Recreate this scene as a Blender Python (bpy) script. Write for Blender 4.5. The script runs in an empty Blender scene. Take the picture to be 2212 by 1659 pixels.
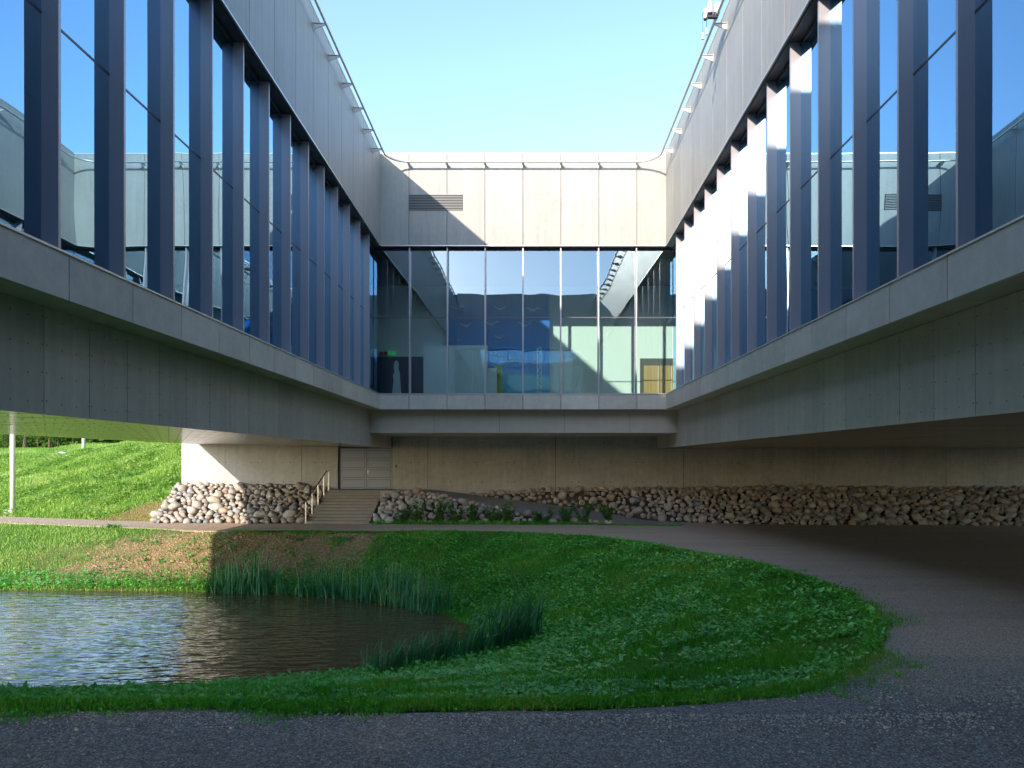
import bpy, bmesh, math, random
import numpy as np
from mathutils import Vector, Matrix
random.seed(7); RNG = np.random.default_rng(11)
S = bpy.context.scene
COL = S.collection
# ------------------------------------------------------------------ camera (level, lens shifted), z = 0 is the eye height
cam_d = bpy.data.cameras.new('camera'); cam = bpy.data.objects.new('camera', cam_d); COL.objects.link(cam)
cam_d.sensor_width = 36.0; cam_d.lens = 36 * 1572 / 2212
cam_d.shift_x = -0.01786; cam_d.shift_y = 0.0757
cam_d.clip_start = 0.05; cam_d.clip_end = 3000
cam.location = (0, 0, 0); cam.rotation_euler = (math.pi / 2, 0, 0)
S.camera = cam
# ------------------------------------------------------------------ sky and sun
SUNV = Vector((0.387, 1.0, -0.356)).normalized()
EL = math.asin(-SUNV.z)
W = bpy.data.worlds.new('World'); S.world = W; W.use_nodes = True
wn = W.node_tree.nodes; wl = W.node_tree.links
bg = wn['Background']; sky = wn.new('ShaderNodeTexSky'); sky.sky_type = 'NISHITA'
sky.sun_disc = False; sky.sun_elevation = EL
sky.sun_rotation = math.atan2(-SUNV.x, -SUNV.y)
sky.air_density = 1.0; sky.dust_density = 0.5; sky.ozone_density = 2.1; sky.altitude = 50
wl.new(sky.outputs[0], bg.inputs[0]); bg.inputs[1].default_value = 0.14
sun_d = bpy.data.lights.new('sun', 'SUN'); sun_d.energy = 2.0; sun_d.angle = math.radians(0.5); sun_d.color = (1.0, 0.90, 0.76)
sun = bpy.data.objects.new('sun', sun_d); COL.objects.link(sun)
sun.rotation_euler = SUNV.to_track_quat('-Z', 'Y').to_euler(); sun.location = (-30, -60, 40)
S.view_settings.view_transform = 'Standard'; S.view_settings.look = 'None'
S.view_settings.exposure = 1.78; S.view_settings.gamma = 1.0; S.view_settings.use_curve_mapping = False
S.render.engine = 'CYCLES'
cy = S.cycles
cy.max_bounces = 12; cy.diffuse_bounces = 8; cy.glossy_bounces = 5; cy.transmission_bounces = 6; cy.transparent_max_bounces = 24
cy.caustics_reflective = True; cy.caustics_refractive = False; cy.blur_glossy = 1.0
cy.sample_clamp_indirect = 6.0; cy.use_adaptive_sampling = True; cy.adaptive_threshold = 0.015
cy.use_denoising = True
try: cy.denoiser = 'OPENIMAGEDENOISE'
except Exception: pass

# ------------------------------------------------------------------ helpers
def link(o, parent=None):
    COL.objects.link(o)
    if parent is not None: o.parent = parent
    return o
def tag(o, label=None, cat=None, group=None, kind=None):
    if label: o['label'] = label
    if cat: o['category'] = cat
    if group: o['group'] = group
    if kind: o['kind'] = kind
    return o
def mk(name, verts, faces, mat, parent=None, smooth=False):
    me = bpy.data.meshes.new(name); me.from_pydata([tuple(v) for v in verts], [], faces)
    if mat is not None: me.materials.append(mat)
    if smooth: me.polygons.foreach_set('use_smooth', [True] * len(me.polygons))
    me.update()
    return link(bpy.data.objects.new(name, me), parent)
def mk_np(name, V, F, mat, parent=None, smooth=False):
    """V (n,3), F (m,k) with constant k"""
    me = bpy.data.meshes.new(name); V = np.asarray(V, np.float32); F = np.asarray(F, np.int32); k = F.shape[1]
    me.vertices.add(len(V)); me.vertices.foreach_set('co', V.ravel())
    me.loops.add(F.size); me.loops.foreach_set('vertex_index', F.ravel())
    me.polygons.add(len(F)); me.polygons.foreach_set('loop_start', np.arange(0, F.size, k, dtype=np.int32))
    if smooth: me.polygons.foreach_set('use_smooth', np.ones(len(F), bool))
    if mat is not None: me.materials.append(mat)
    me.update(calc_edges=True); me.validate()
    return link(bpy.data.objects.new(name, me), parent)
def empty(name, loc=(0, 0, 0), parent=None):
    o = bpy.data.objects.new(name, None); o.location = loc; o.empty_display_size = 0.2
    return link(o, parent)
BF = [(0, 3, 2, 1), (4, 5, 6, 7), (0, 1, 5, 4), (1, 2, 6, 5), (2, 3, 7, 6), (3, 0, 4, 7)]
class MB:
    def __init__(s): s.v = []; s.f = []
    def add(s, v, f):
        b = len(s.v); s.v += [tuple(p) for p in v]; s.f += [tuple(i + b for i in q) for q in f]; return s
    def box(s, x0, x1, y0, y1, z0, z1):
        return s.add([(x0, y0, z0), (x1, y0, z0), (x1, y1, z0), (x0, y1, z0), (x0, y0, z1), (x1, y0, z1), (x1, y1, z1), (x0, y1, z1)], BF)
    def hexa(s, c): return s.add(c, BF)
    def tube(s, pts, r, n=8, cap=True):
        pts = [Vector(p) for p in pts]; rr = r if isinstance(r, (list, tuple)) else [r] * len(pts)
        rings = []; up = Vector((0, 0, 1))
        for i, p in enumerate(pts):
            t = (pts[min(i + 1, len(pts) - 1)] - pts[max(i - 1, 0)]).normalized()
            a = t.cross(up)
            if a.length < 1e-3: a = t.cross(Vector((1, 0, 0)))
            a.normalize(); b = t.cross(a)
            rings.append([p + (a * math.cos(q) + b * math.sin(q)) * rr[i] for q in [2 * math.pi * k / n for k in range(n)]])
        f = []
        for i in range(len(pts) - 1):
            for k in range(n):
                f.append((i * n + k, i * n + (k + 1) % n, (i + 1) * n + (k + 1) % n, (i + 1) * n + k))
        if cap: f.append(tuple(range(n))[::-1]); f.append(tuple((len(pts) - 1) * n + k for k in range(n)))
        return s.add([v for R_ in rings for v in R_], f)
    def build(s, name, mat, parent=None, smooth=False): return mk(name, s.v, s.f, mat, parent, smooth)

# ------------------------------------------------------------------ materials
def newmat(name):
    m = bpy.data.materials.new(name); m.use_nodes = True
    nt = m.node_tree; b = nt.nodes['Principled BSDF']; return m, nt, nt.nodes, nt.links, b
def setp(b, col=None, rough=None, metal=None, spec=None, ior=None):
    if col is not None: b.inputs['Base Color'].default_value = (*col, 1)
    if rough is not None: b.inputs['Roughness'].default_value = rough
    if metal is not None: b.inputs['Metallic'].default_value = metal
    if spec is not None: b.inputs['Specular IOR Level'].default_value = spec
    if ior is not None: b.inputs['IOR'].default_value = ior
def plain(name, col, rough=0.6, metal=0.0, spec=0.4):
    m, nt, n, l, b = newmat(name); setp(b, col, rough, metal, spec); return m
def mathn(n, l, op, a, b=None, clamp=False):
    x = n.new('ShaderNodeMath'); x.operation = op; x.use_clamp = clamp
    for i, v in enumerate((a, b)):
        if v is None: continue
        if isinstance(v, (int, float)): x.inputs[i].default_value = v
        else: l.new(v, x.inputs[i])
    return x.outputs[0]
def noise(n, l, vec, scale, detail=4, rough=0.55):
    t = n.new('ShaderNodeTexNoise'); t.inputs['Scale'].default_value = scale; t.inputs['Detail'].default_value = detail
    t.inputs['Roughness'].default_value = rough
    if vec is not None: l.new(vec, t.inputs['Vector'])
    return t.outputs[0]
def pos(n, l, scale=(1, 1, 1)):
    g = n.new('ShaderNodeNewGeometry'); mp = n.new('ShaderNodeMapping'); mp.inputs['Scale'].default_value = scale
    l.new(g.outputs['Position'], mp.inputs['Vector']); return mp.outputs[0]
def ramp(n, l, fac, stops):
    r = n.new('ShaderNodeValToRGB'); e = r.color_ramp.elements
    while len(e) < len(stops): e.new(0.5)
    for i, (p, c) in enumerate(stops): e[i].position = p; e[i].color = (*c, 1) if len(c) == 3 else c
    l.new(fac, r.inputs[0]); return r.outputs[0]
def mixc(n, l, fac, a, b, mode='MIX'):
    x = n.new('ShaderNodeMix'); x.data_type = 'RGBA'; x.blend_type = mode
    for s_, v in ((0, fac), (6, a), (7, b)):
        if isinstance(v, (int, float)): x.inputs[s_].default_value = v
        elif isinstance(v, tuple): x.inputs[s_].default_value = (*v, 1)
        else: l.new(v, x.inputs[s_])
    return x.outputs[2]
def bumpn(n, l, h, dist, strength=1.0, b=None):
    x = n.new('ShaderNodeBump'); x.inputs['Distance'].default_value = dist; x.inputs['Strength'].default_value = strength
    l.new(h, x.inputs['Height'])
    if b is not None: l.new(x.outputs[0], b.inputs['Normal'])
    return x.outputs[0]
def rnd(n): return n.new('ShaderNodeObjectInfo').outputs['Random']

def concrete(name, col, var=0.25, obj_var=0.12, rough=0.75, streak=0.5, spec=0.3, fine=40, blotch=0.5):
    m, nt, n, l, b = newmat(name); setp(b, col, rough, 0, spec)
    p1 = pos(n, l); big = noise(n, l, p1, 0.9, 5, 0.6); mid = noise(n, l, p1, 4.5, 5, 0.65); fi = noise(n, l, p1, fine, 3)
    st = noise(n, l, pos(n, l, (7, 7, 0.35)), 1.0, 4, 0.6)
    a = mathn(n, l, 'MULTIPLY', mathn(n, l, 'SUBTRACT', big, 0.5), var * 2.0 * blotch)
    a = mathn(n, l, 'ADD', a, mathn(n, l, 'MULTIPLY', mathn(n, l, 'SUBTRACT', mid, 0.5), var * 1.0))
    a = mathn(n, l, 'ADD', a, mathn(n, l, 'MULTIPLY', mathn(n, l, 'SUBTRACT', st, 0.5), var * 1.6 * streak))
    a = mathn(n, l, 'ADD', a, mathn(n, l, 'MULTIPLY', mathn(n, l, 'SUBTRACT', fi, 0.5), var * 0.5))
    a = mathn(n, l, 'ADD', a, mathn(n, l, 'MULTIPLY', mathn(n, l, 'SUBTRACT', rnd(n), 0.5), obj_var))
    v = mathn(n, l, 'ADD', a, 1.0)
    hs = n.new('ShaderNodeHueSaturation'); hs.inputs['Color'].default_value = (*col, 1); l.new(v, hs.inputs['Value'])
    l.new(hs.outputs[0], b.inputs['Base Color'])
    bumpn(n, l, fi, 0.003, 0.5, b)
    l.new(mathn(n, l, 'ADD', mathn(n, l, 'MULTIPLY', mid, 0.25), rough - 0.12), b.inputs['Roughness'])
    return m
M = {}
M['fascia'] = concrete('pale_concrete', (0.385, 0.366, 0.333), 0.28, 0.12, 0.5, 1.0, 0.35)
M['ledge'] = concrete('grey_concrete', (0.70, 0.63, 0.54), 0.38, 0.20, 0.6, 0.25, 0.35)
M['clad'] = concrete('fibre_cement', (0.58, 0.515, 0.435), 0.30, 0.16, 0.55, 0.8, 0.35)
M['wall'] = concrete('cast_concrete', (0.41, 0.405, 0.39), 0.5, 0.12, 0.75, 0.55, 0.3)
M['beam'] = concrete('beam_cement', (0.60, 0.54, 0.46), 0.18, 0.06, 0.55, 0.3, 0.3)
M['step'] = concrete('step_concrete', (0.27, 0.245, 0.215), 0.5, 0.12, 0.85, 0.0, 0.2, 90)
M['dark'] = plain('joint_dark', (0.035, 0.035, 0.037), 0.8)
M['fin'] = None
def metal(name, col, rough, met, var=0.06):
    m, nt, n, l, b = newmat(name); setp(b, col, rough, met, 0.5)
    s_ = noise(n, l, pos(n, l, (60, 60, 0.5)), 1.0, 2)
    v = mathn(n, l, 'ADD', mathn(n, l, 'MULTIPLY', mathn(n, l, 'SUBTRACT', s_, 0.5), var * 2), mathn(n, l, 'ADD', mathn(n, l, 'MULTIPLY', rnd(n), 0.06), 0.97))
    hs = n.new('ShaderNodeHueSaturation'); hs.inputs['Color'].default_value = (*col, 1); l.new(v, hs.inputs['Value'])
    l.new(hs.outputs[0], b.inputs['Base Color']); return m
M['fin'] = metal('anodised_aluminium', (0.50, 0.455, 0.475), 0.34, 0.25)
M['flash'] = metal('flashing_metal', (0.68, 0.66, 0.64), 0.35, 0.6)
M['frame'] = metal('window_frame', (0.10, 0.10, 0.12), 0.4, 0.4)
M['rail'] = metal('galvanised_rail', (0.62, 0.62, 0.61), 0.4, 0.6)
M['bracket'] = metal('painted_bracket', (0.55, 0.54, 0.51), 0.5, 0.2)
M['capm'] = metal('parapet_cap', (0.72, 0.72, 0.72), 0.4, 0.3)
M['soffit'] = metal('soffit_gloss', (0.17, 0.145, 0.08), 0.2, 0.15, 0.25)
M['white'] = plain('white_paint', (0.78, 0.78, 0.76), 0.5)
M['inwall'] = plain('interior_plaster', (0.80, 0.82, 0.79), 0.8)
M['inceil'] = plain('interior_ceiling', (0.16, 0.17, 0.18), 0.8)
M['infloor'] = plain('interior_floor', (0.16, 0.16, 0.16), 0.35)
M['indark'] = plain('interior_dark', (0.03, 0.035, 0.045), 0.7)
M['roof'] = plain('roof_felt', (0.10, 0.10, 0.10), 0.9)
def glassmat(name, rmin, rmax, tint, rcol, wav, wscale):
    m, nt, n, l, b = newmat(name); n.remove(b); out = n['Material Output']
    tr = n.new('ShaderNodeBsdfTransparent'); tr.inputs[0].default_value = (*tint, 1)
    tb = n.new('ShaderNodeBsdfTransparent'); tb.inputs[0].default_value = (1, 1, 1, 1)
    gl = n.new('ShaderNodeBsdfGlossy'); gl.inputs['Color'].default_value = (*rcol, 1); gl.inputs['Roughness'].default_value = 0.0
    lw = n.new('ShaderNodeLayerWeight'); lw.inputs[0].default_value = 0.5
    g = n.new('ShaderNodeNewGeometry')
    mr = n.new('ShaderNodeMapRange'); mr.inputs[1].default_value = 0; mr.inputs[2].default_value = 1
    mr.inputs[3].default_value = rmin; mr.inputs[4].default_value = rmax
    l.new(mathn(n, l, 'POWER', lw.outputs['Facing'], 1.6), mr.inputs[0])
    mp = n.new('ShaderNodeMapping'); l.new(g.outputs['Position'], mp.inputs[0])
    oi = n.new('ShaderNodeObjectInfo'); cx = n.new('ShaderNodeCombineXYZ')
    l.new(mathn(n, l, 'MULTIPLY', oi.outputs['Random'], 37.0), cx.inputs[0]); l.new(mathn(n, l, 'MULTIPLY', oi.outputs['Random'], 11.0), cx.inputs[2])
    l.new(cx.outputs[0], mp.inputs['Location'])
    nz = noise(n, l, mp.outputs[0], wscale, 1, 0.4)
    bp = bumpn(n, l, nz, wav, 1.0); l.new(bp, gl.inputs['Normal'])
    mx = n.new('ShaderNodeMixShader'); l.new(mr.outputs[0], mx.inputs[0]); l.new(tr.outputs[0], mx.inputs[1]); l.new(gl.outputs[0], mx.inputs[2])
    m2 = n.new('ShaderNodeMixShader'); l.new(g.outputs['Backfacing'], m2.inputs[0]); l.new(mx.outputs[0], m2.inputs[1]); l.new(tb.outputs[0], m2.inputs[2])
    l.new(m2.outputs[0], out.inputs['Surface']); return m
M['glass'] = glassmat('coated_glass', 0.34, 0.95, (0.42, 0.66, 0.70), (0.46, 0.755, 1.0), 0.007, 0.5)
M['glassb'] = glassmat('clear_coated_glass', 0.21, 0.93, (0.78, 0.95, 0.92), (0.68, 0.86, 1.0), 0.008, 0.6)

# ------------------------------------------------------------------ terrain
ZW = -4.35
def zb(Y):
    return np.interp(Y, [-20, 6, 28.6, 60], [-2.0, -2.0, -2.78, -2.78])
GR = np.array([(-60, 5.4), (-45, 5.6), (-20, 5.8), (-8, 5.85), (-3, 5.85), (0, 5.9), (1.5, 6.05), (2.5, 6.45), (3.4, 7.4), (4.2, 8.6), (4.7, 9.8), (5.1, 11.5), (5.3, 13.5),
               (5.26, 15), (5.0, 17.3), (4.4, 19.6), (3.6, 22.5), (2.5, 25.2), (1.0, 27.1), (-0.8, 28.2), (-3, 28.6), (-6.3, 28.65), (-13, 28.9), (-15.5, 30.1), (-20, 31.6), (-24, 32.9), (-45, 40), (-60, 45)], float)
SH = np.array([(-60, 26), (-40, 25), (-25, 23.2), (-16, 22.0), (-9.75, 21.9), (-5.3, 20.9), (-3, 19.4), (-1.7, 17.9), (-1.25, 16.6), (-1.5, 15.0), (-2.7, 13.7), (-4.5, 12.9), (-8, 12.5), (-14, 12.3), (-40, 11), (-60, 11)], float) * 1.115
def smooth_poly(P, it=2):
    for _ in range(it):
        Q = [P[0]]
        for a, b in zip(P[:-1], P[1:]): Q += [a * 0.75 + b * 0.25, a * 0.25 + b * 0.75]
        P = np.array(Q + [P[-1]])
    return P
GRS = smooth_poly(GR); SHS = smooth_poly(SH)
def polydist(P, X, Y):
    d = np.full(X.shape, 1e9)
    for (ax, ay), (bx, by) in zip(P[:-1], P[1:]):
        vx, vy = bx - ax, by - ay; L = vx * vx + vy * vy + 1e-12
        t = np.clip(((X - ax) * vx + (Y - ay) * vy) / L, 0, 1)
        d = np.minimum(d, (X - ax - t * vx) ** 2 + (Y - ay - t * vy) ** 2)
    return np.sqrt(d)
def inside(P, X, Y):
    r = np.zeros(X.shape, bool); n = len(P)
    for i in range(n):
        ax, ay = P[i]; bx, by = P[(i + 1) % n]
        if ay == by: continue
        c = ((ay > Y) != (by > Y)) & (X < (bx - ax) * (Y - ay) / (by - ay) + ax); r ^= c
    return r
def vnoise(X, Y, s, seed=0):
    X = X * s + seed * 17.3; Y = Y * s + seed * 9.1
    xi = np.floor(X).astype(int); yi = np.floor(Y).astype(int); fx = X - xi; fy = Y - yi
    fx = fx * fx * (3 - 2 * fx); fy = fy * fy * (3 - 2 * fy)
    def h(a, b): return np.modf(np.abs(np.sin(a * 127.1 + b * 311.7 + seed * 3.3) * 43758.5453))[0]
    return (h(xi, yi) * (1 - fx) + h(xi + 1, yi) * fx) * (1 - fy) + (h(xi, yi + 1) * (1 - fx) + h(xi + 1, yi + 1) * fx) * fy - 0.5
def yedge(X): return np.where(X < -17, 33.2 + (-17 - X) * 0.355, 33.2)
def terrain(X, Y):
    X = np.asarray(X, float); Y = np.asarray(Y, float)
    base = zb(Y)
    ig = inside(GRS, X, Y) | (X < -60); iw = inside(SHS, X, Y)
    do = polydist(GRS, X, Y); dp = polydist(SHS, X, Y)
    t = do / (do + dp + 1e-9); t = t + 0.10 * np.sin(2 * math.pi * t) * -0.4
    bank = base * (1 - t) + ZW * t + (vnoise(X, Y, 0.8, 1) * 0.10 + vnoise(X, Y, 2.3, 2) * 0.05) * np.clip(4 * t * (1 - t), 0, 1) - 0.012
    pond = ZW - 0.7 * np.clip(dp / 2.5, 0, 1)
    z = np.where(ig, np.where(iw, pond, bank), base - 0.012 - 0.04 * np.clip(do, 0, 1))
    # grassy hill past the path on the left
    d = Y - yedge(X); k = np.interp(-X, [17, 23, 37], [0.46, 0.36, 0.215]); cap = np.interp(-X, [17, 27, 45, 300], [6.4, 5.3, 4.1, 3.6])
    lin = k * np.clip(d, 0, None); rise = cap * (1 - np.exp(-(lin / cap) ** 2 * 0.9 - lin / cap * 0.75)) + np.clip(d - 20, 0, 120) * 0.022
    hill = np.where((X < -16.9) & (d > 0), rise + vnoise(X, Y, 0.35, 3) * 0.35 * np.clip(d / 6, 0, 1) + vnoise(X, Y, 1.3, 4) * 0.10 * np.clip(d / 2, 0, 1), 0)
    w = np.clip((-16.9 - X) / 0.5, 0, 1)
    return z + hill * w
xs = np.unique(np.concatenate([np.linspace(-900, -120, 12), np.arange(-120, -36, 3.0), np.arange(-36, -18, 0.6), np.arange(-18, 7, 0.25), np.arange(7, 40, 2.0), np.linspace(40, 900, 12)]))
ys = np.unique(np.concatenate([np.linspace(-900, -20, 12), np.arange(-20, 4, 3.0), np.arange(4, 37, 0.25), np.arange(37, 66, 0.7), np.arange(66, 150, 4.0), np.linspace(150, 1200, 12)]))
GX, GY = np.meshgrid(xs, ys); GZ = terrain(GX, GY)
nx, ny = len(xs), len(ys)
idx = np.arange(nx * ny).reshape(ny, nx)
F = np.stack([idx[:-1, :-1], idx[:-1, 1:], idx[1:, 1:], idx[1:, :-1]], -1).reshape(-1, 4)
def soilmask(X, Y):
    a = np.exp(-(((X + 10.8) / 5.0) ** 2) - ((Y - 27.5) / 1.7) ** 2) * 1.7          # bare strip below the path
    b = np.exp(-(((X + 18.6) / 1.3) ** 2) - ((Y - 34.6) / 1.4) ** 2) * 1.5            # dry corner beside the boulders
    c = np.exp(-(((X + 14.0) / 3.2) ** 2) - ((Y - 26.3) / 1.3) ** 2) * 1.0
    return np.clip(np.maximum(np.maximum(a, b), c) + vnoise(X, Y, 1.7, 5) * 0.5 + vnoise(X, Y, 5, 6) * 0.35, 0, 1) * (np.maximum(np.maximum(a, b), c) > 0.12)
m, nt, n, l, b = newmat('grassy_soil'); setp(b, rough=0.95, spec=0.1)
p1 = pos(n, l); at = n.new('ShaderNodeAttribute'); at.attribute_name = 'soil'
n1 = noise(n, l, p1, 1.2, 5); n2 = noise(n, l, p1, 14, 5, 0.7); n3 = noise(n, l, p1, 70, 3)
green = ramp(n, l, mixc(n, l, 0.5, n1, n2), [(0.3, (0.035, 0.09, 0.014)), (0.55, (0.08, 0.18, 0.028)), (0.75, (0.17, 0.23, 0.05))])
soil = ramp(n, l, mixc(n, l, 0.6, n2, n3), [(0.3, (0.20, 0.13, 0.075)), (0.55, (0.38, 0.27, 0.16)), (0.75, (0.52, 0.40, 0.26))])
sf = mathn(n, l, 'ADD', at.outputs['Fac'], mathn(n, l, 'MULTIPLY', mathn(n, l, 'SUBTRACT', n2, 0.5), 0.9), True)
l.new(mixc(n, l, sf, green, soil), b.inputs['Base Color']); bumpn(n, l, n2, 0.05, 0.8, b); M['ground'] = m
g = mk_np('ground', np.stack([GX, GY, GZ], -1).reshape(-1, 3), F, M['ground'], smooth=True); tag(g, kind='structure')
att = g.data.attributes.new('soil', 'FLOAT', 'POINT'); att.data.foreach_set('value', soilmask(GX, GY).ravel().astype(np.float32))
# gravel path and forecourt as one sheet around the grass bowl
PAIR = [((-60, 5.4), (-60, -25)), ((-20, 5.8), (-22, -25)), ((0, 5.9), (0, -25)), ((2.5, 6.45), (40, -25)), ((5.1, 11.5), (45, 5)), ((5.26, 15), (45, 20)), ((4.4, 19.6), (45, 32.5)), ((2.5, 25.2), (20, 32.6)),
        ((-0.8, 28.2), (4, 33)), ((-6.3, 28.65), (-7, 33)), ((-13, 28.9), (-13, 33)), ((-15.5, 30.1), (-17, 33.35)), ((-24, 32.9), (-25.5, 36.3)), ((-45, 40), (-46, 43.6)), ((-60, 45), (-61, 49))]
dn = np.array([p for a, c in zip(GRS[:-1], GRS[1:]) for p in [a + (c - a) * q for q in np.linspace(0, 1, max(2, int(np.hypot(*(c - a)) / 0.10)), endpoint=False)]] + [GRS[-1]])
arc = np.concatenate([[0], np.cumsum(np.hypot(*np.diff(dn, axis=0).T))])
ka = [arc[np.argmin(np.hypot(dn[:, 0] - a[0], dn[:, 1] - a[1]))] for a, c in PAIR]
OX = np.interp(arc, ka, [c[0] for a, c in PAIR]); OY = np.interp(arc, ka, [c[1] for a, c in PAIR])
jit = vnoise(dn[:, 0], dn[:, 1], 0.9, 8) * 0.22 + vnoise(dn[:, 0], dn[:, 1], 3, 9) * 0.07
dv = np.stack([OX - dn[:, 0], OY - dn[:, 1]], -1); dvn = dv / np.hypot(*dv.T)[:, None]
IN = dn + dvn * (jit[:, None] - 0.03)
tt = np.concatenate([[0, 0.004, 0.012], np.linspace(0.03, 1, 16)])
PX = IN[:, None, 0] * (1 - tt) + OX[:, None] * tt; PY = IN[:, None, 1] * (1 - tt) + OY[:, None] * tt
PZ = zb(PY) + vnoise(PX, PY, 0.5, 10) * 0.03 + 0.012
PZ[:, 0] = terrain(PX[:, 0], PY[:, 0]) - 0.006
na, nb = PX.shape; ii = np.arange(na * nb).reshape(na, nb)
PF = np.stack([ii[:-1, :-1], ii[:-1, 1:], ii[1:, 1:], ii[1:, :-1]], -1).reshape(-1, 4)[:, ::-1]
m, nt, n, l, b = newmat('gravel'); setp(b, rough=0.9, spec=0.25)
p1 = pos(n, l); v1 = n.new('ShaderNodeTexVoronoi'); v1.inputs['Scale'].default_value = 75; l.new(p1, v1.inputs['Vector'])
v2 = n.new('ShaderNodeTexVoronoi'); v2.inputs['Scale'].default_value = 26; l.new(p1, v2.inputs['Vector'])
big = noise(n, l, p1, 0.6, 5); med = noise(n, l, p1, 6, 4); fin_ = noise(n, l, p1, 120, 2)
sep = n.new('ShaderNodeSeparateXYZ'); l.new(p1, sep.inputs[0])
yy = mathn(n, l, 'ADD', sep.outputs[1], mathn(n, l, 'MULTIPLY', mathn(n, l, 'SUBTRACT', big, 0.5), 5.0))
mr = n.new('ShaderNodeMapRange'); mr.inputs[1].default_value = 5.6; mr.inputs[2].default_value = 8.0; l.new(yy, mr.inputs[0])
asph = ramp(n, l, v1.outputs['Color'], [(0.1, (0.13, 0.115, 0.105)), (0.6, (0.31, 0.28, 0.25)), (0.93, (0.55, 0.50, 0.46))])
grav = ramp(n, l, v1.outputs['Color'], [(0.1, (0.36, 0.25, 0.17)), (0.6, (0.64, 0.46, 0.335)), (0.93, (0.80, 0.62, 0.48))])
c = mixc(n, l, mr.outputs[0], asph, grav)
peb = mathn(n, l, 'GREATER_THAN', ramp(n, l, v2.outputs['Color'], [(0, (0, 0, 0)), (1, (1, 1, 1))]), 0.972)
c = mixc(n, l, mathn(n, l, 'MULTIPLY', peb, mathn(n, l, 'LESS_THAN', v2.outputs['Distance'], 0.34)), c, (0.50, 0.48, 0.45))
c = mixc(n, l, mathn(n, l, 'MULTIPLY', med, 0.35), c, mixc(n, l, 0.4, c, (0.06, 0.05, 0.04)))
trk = noise(n, l, pos(n, l, (0.12, 1.1, 1)), 1.0, 4, 0.6)
c = mixc(n, l, mathn(n, l, 'MULTIPLY', mathn(n, l, 'SUBTRACT', trk, 0.45, True), 2.0, True), c, mixc(n, l, 0.35, c, (0.05, 0.042, 0.036)))
l.new(c, b.inputs['Base Color'])
hh = mathn(n, l, 'SUBTRACT', mathn(n, l, 'MULTIPLY', fin_, 0.5), v1.outputs['Distance']); bumpn(n, l, hh, 0.012, 0.9, b); M['gravel'] = m
pth = mk_np('path', np.stack([PX, PY, PZ], -1).reshape(-1, 3), PF, M['gravel'], smooth=True); tag(pth, kind='structure')
# pond water
m, nt, n, l, b = newmat('pond_water'); setp(b, (0.10, 0.078, 0.038), 0.03, 0, 0.5, 1.33); b.inputs['Specular Tint'].default_value = (0.72, 0.88, 1.0, 1)
mp = n.new('ShaderNodeMapping'); mp.inputs['Rotation'].default_value = (0, 0, math.radians(-24)); mp.inputs['Scale'].default_value = (0.75, 2.2, 1)
gg = n.new('ShaderNodeNewGeometry'); l.new(gg.outputs['Position'], mp.inputs[0])
w1 = noise(n, l, mp.outputs[0], 2.1, 2.0, 0.5); w2 = noise(n, l, mp.outputs[0], 0.45, 2, 0.5)
hh = mathn(n, l, 'ADD', w1, mathn(n, l, 'MULTIPLY', w2, 0.8)); bumpn(n, l, hh, 0.055, 0.8, b); M['water'] = m
wat = mk('water', [(-61, 10, ZW), (1, 10, ZW), (1, 29.5, ZW), (-61, 29.5, ZW)], [(0, 1, 2, 3)], M['water']); tag(wat, kind='structure')

# ------------------------------------------------------------------ museum: four wings round the court
XL, XR, YB, YF = -6.317, 5.713, 30.65, -1.0
def zfb(Y): return 9.11 + 0.0235 * (YB - Y)
def zpt(Y): return 12.97 + 0.025 * (YB - Y)
ZL0, ZL1, ZTR = 2.203, 2.82, 6.14
class Facade:
    def __init__(s, o, ud, nd): s.o = o; s.u = ud; s.n = nd
    def p(s, u, n_): return (s.o[0] + s.u[0] * u + s.n[0] * n_, s.o[1] + s.u[1] * u + s.n[1] * n_)
    def corners(s, u0, u1, n0, n1, z0, z1):
        q = [s.p(u0, n0), s.p(u1, n0), s.p(u1, n1), s.p(u0, n1)]
        det = s.u[0] * s.n[1] - s.u[1] * s.n[0]
        if det < 0: q = q[::-1]
        f = lambda z, y: z(y) if callable(z) else z
        return [(x, y, f(z0, y)) for x, y in q] + [(x, y, f(z1, y)) for x, y in q]
    def box(s, name, u0, u1, n0, n1, z0, z1, mat, parent): return mk(name, s.corners(u0, u1, n0, n1, z0, z1), BF, mat, parent)
G = 0.011
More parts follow.
